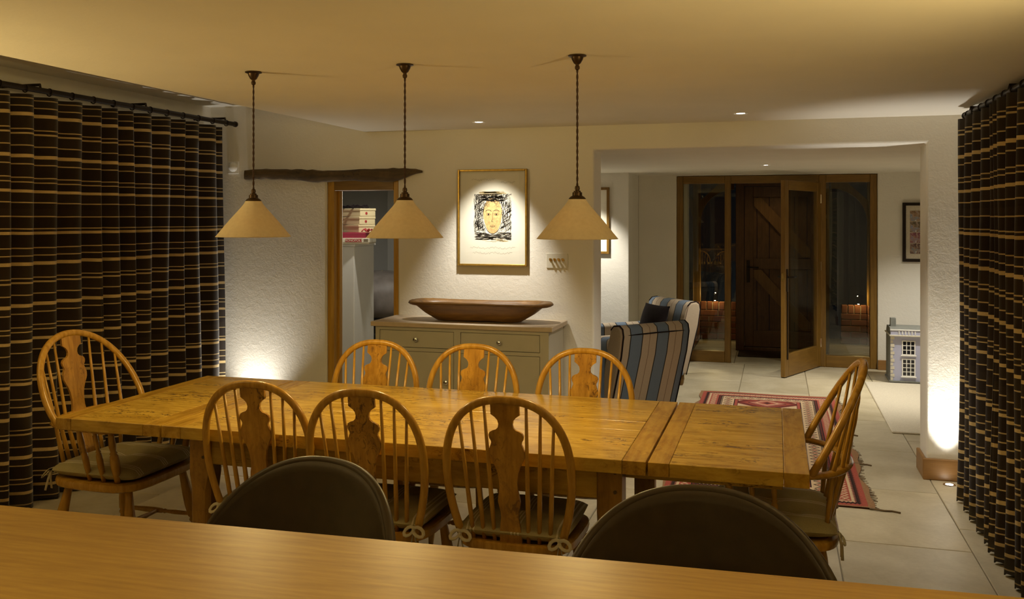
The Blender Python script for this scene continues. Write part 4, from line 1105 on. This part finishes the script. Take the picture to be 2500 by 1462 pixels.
def dwin(x0, z0_, w_, h_, rows, cols, y):
    f = obj('window', MB().box(x0-.006, x0+w_+.006, y-.004, y-.0005, z0_-.006, z0_+h_+.006), 'white', dh)
    cw, ch = w_/cols, h_/rows
    for r_ in range(rows):
        for c in range(cols): obj('pane', MB().box(x0+c*cw+.004, x0+(c+1)*cw-.004, y-.0048, y-.004, z0_+r_*ch+.004, z0_+(r_+1)*ch-.004), 'pane_dark', f)
    obj('sill', MB().box(x0-.014, x0+w_+.014, y-.014, y-.0005, z0_-.014, z0_-.005), 'white', f)
dwin(.105, .26, .105, .125, 3, 3, 0); dwin(.105, .06, .105, .155, 4, 3, 0); dwin(.68, .26, .105, .125, 3, 3, 0); dwin(.68, .06, .105, .155, 4, 3, 0)
dwin(.415, .255, .09, .13, 4, 3, -.012)
obj('fanlight', MB().prism([(.46+.05*math.cos(a), .385+.05*math.sin(a)) for a in [PI*i/12 for i in range(13)]], -.016, -.0125), 'pane_dark', dh)
obj('door', MB().box(.40, .52, -.016, -.0125, .012, .19), 'pane_dark', dh)
for x in (.365, .535): obj('column', MB().box(x, x+.02, -.05, -.03, .012, .20, .002), 'white', dh)
obj('porch_roof', MB().prism([(.35, .20), (.57, .20), (.46, .25)], -.055, -.0125), 'white', dh)

# ------------------------------------------------------------------ snug contents
cup = thing('low_cupboard', 'plain white half height cupboard carrying the game boxes', 'cupboard', (0, 0, 0))
obj('body', MB().box(-3.80, -3.238, 6.58, 6.95, 0, 1.325, .004), 'white', cup)
obj('top', MB().box(-3.82, -3.225, 6.565, 6.96, 1.326, 1.345, .003), 'white', cup)
M['cream_box'] = plain('cream_card', (0.72, 0.62, 0.36), 0.6, 0, 0.3, 0.04, 8)
M['red_box'] = plain('crimson_card', (0.26, 0.018, 0.045), 0.35, 0, 0.5, 0.08, 12)
M['game_box'] = plain('white_card', (0.74, 0.68, 0.52), 0.5, 0, 0.4, 0.03, 8)
M['print_red'] = plain('print_red', (0.40, 0.04, 0.04), 0.5)
M['print_dark'] = plain('print_dark', (0.08, 0.06, 0.03), 0.6)
def text(name, s_, size, mat, parent, loc, rot):
    cu = bpy.data.curves.new(name, 'FONT'); cu.body = s_; cu.size = size; cu.align_x = 'CENTER'; cu.align_y = 'CENTER'; cu.extrude = 0.0003
    tmp = bpy.data.objects.new('tmp_text', cu); COL.objects.link(tmp); bpy.context.view_layer.update()
    me = bpy.data.meshes.new_from_object(tmp.evaluated_get(bpy.context.evaluated_depsgraph_get()))
    bpy.data.objects.remove(tmp); o = bpy.data.objects.new(name, me); COL.objects.link(o); me.materials.clear(); me.materials.append(M[mat])
    o.parent = parent; o.location = loc; o.rotation_euler = rot; return o
gz = 1.3455
gb = thing('board_game_box', 'white board game box with red lettering at the bottom of the pile', 'box', (-3.20, 6.70, gz), math.radians(14))
obj('box', MB().box(-.46, .06, -.13, .14, 0, .045, .002), 'game_box', gb)
obj('box_lid', MB().box(-.463, .063, -.133, .143, .012, .047, .002), 'game_box', gb)
obj('title_panel', MB().box(-.13, .0, -.1345, -.1332, .016, .042), 'print_red', gb)
text('lettering', 'MONOPOLY', .026, 'game_box', gb, (-.065, -.1352, .029), (PI/2, 0, 0))
obj('stamp', MB().box(-.21, -.17, -.1345, -.1332, .018, .038), 'print_red', gb)
for zz in (.022, .029, .036): obj('small_print', MB().box(.015, .052, -.1345, -.1332, zz, zz+.003), 'print_dark', gb)
rb = thing('game_box', 'crimson game box lying on the white board game box', 'box', (-3.22, 6.71, gz+.0475), math.radians(10))
obj('box', MB().box(-.44, .05, -.12, .12, 0, .042, .003), 'red_box', rb)
obj('label_patch', MB().box(-.235, -.20, -.1212, -.1202, .010, .032), 'game_box', rb)
cz = gz+.0475+.0425
for i in range(3):
    c = thing('card_box', 'cream card box with small crest, %s of three stacked' % ('bottom', 'middle', 'top')[i], 'box', (-3.255+.006*i, 6.70, cz+i*.066), math.radians((-34, -32, -30)[i]), 'cream card boxes in the snug')
    obj('box', MB().box(-.30, 0, 0, .15, 0, .062, .002), 'cream_box', c)
    obj('lid', MB().box(-.303, .003, -.003, .153, .045, .0635, .002), 'cream_box', c)
    q_ = obj('crest', MB().lathe([(0.012, 0), (0.012, 0.001)], n=6), 'print_red', c); q_.location = (.0005, .06, .024); q_.rotation_euler = (0, PI/2, 0)
wr = MB(); rq = random.Random(4)
for k in range(26):
    a = rq.uniform(0, 2*PI); wr.tube([(.11*math.cos(a)*.9, .06*math.sin(a), .008), (.11*math.cos(a+.6), .06*math.sin(a+.6), rq.uniform(.012, .03)), (.12*math.cos(a+1.1), .06*math.sin(a+1.1), .008)], .006, 5)
o = obj('twig_wreath', wr, 'velvet'); o.location = (-3.34, 6.80, cz+3*.066-.002); tag(o, 'dark twiggy wreath lying on the top cream box', 'wreath')
# ribbon bundle on the crimson box
rbn = MB()
for k in range(7):
    a = k*0.9; rbn.tube([(.0, 0, .006), (.035*math.cos(a), .03*math.sin(a), .03), (.06*math.cos(a+.4), .04*math.sin(a+.4), .008)], .003, 5, .008)
o = obj('ribbon_bow', rbn, 'print_red', smooth=True); o.location = (-3.155, 6.66, gz+.0475+.0425); tag(o, 'crumpled red and white ribbon on the crimson box', 'ribbon')
# grey panelled chimney piece
ch = struct(empty('trim_1', (0, 0, 0)), 'grey moulded chimney piece in the snug')
obj('pilaster', MB().box(-3.70, -3.40, 8.25, 8.449, 0, 2.0, .004), 'grey', ch)
obj('panel_moulding', MB().box(-3.40, -3.365, 8.32, 8.449, 0, 2.0, .006), 'grey', ch)
obj('cornice', MB().prism([(8.449, 1.90), (8.30, 1.90), (8.24, 1.95), (8.22, 2.0), (8.16, 2.02), (8.16, 2.06), (8.449, 2.06)], -4.4, -3.27, 'x'), 'grey', ch)
# leather tub chair in the snug
tc_ = thing('leather_armchair', 'grey brown leather armchair glimpsed through the cottage doorway', 'armchair', (-3.55, 7.78, 0), math.radians(12))
def shell(sc, z):
    return [(sc*.44*math.copysign(abs(math.cos(a))**.8, math.cos(a)), sc*.40*math.copysign(abs(math.sin(a))**.8, math.sin(a)), z) for a in [2*PI*i/36 for i in range(36)]]
obj('back', MB().loft([shell(.96, .66), shell(1.0, .78), shell(.98, .88), shell(.90, .96), shell(.72, 1.02), shell(.45, 1.05), shell(.2, 1.06)]), 'leather2', tc_, smooth=True)
obj('piping', MB().tube([(-.16+.43*math.sin(a)*.45-.02, -.40*math.cos(a)*1.0, .67+.39*math.sin(a)) for a in [PI*i/24*.5 for i in range(25)]], .006, 6), 'tie', tc_, smooth=True)
obj('base', MB().loft([shell(.9, .10), shell(.98, .3), shell(.98, .655)]), 'black', tc_, smooth='auto')
for sx in (-1, 1):
    for sy in (-1, 1): obj('foot', MB().lathe([(.02, 0), (.03, .10)], (sx*.25, sy*.22, 0), 10), 'black', tc_)
o = pillow('small cream cushion leaning against the snug armchair', (-3.50, 7.14, .60), (math.radians(88), 0, .3), .26, .2, .09, 'carpet')
t = thing('stool', 'dark box stool beneath the cream cushion in the snug', 'stool', (-3.50, 7.13, 0))
obj('seat', MB().box(-.10, .16, -.13, .13, .48, .545, .01), 'black', t)
obj('body', MB().box(-.09, .15, -.12, .12, .0, .48, .004), 'black', t)
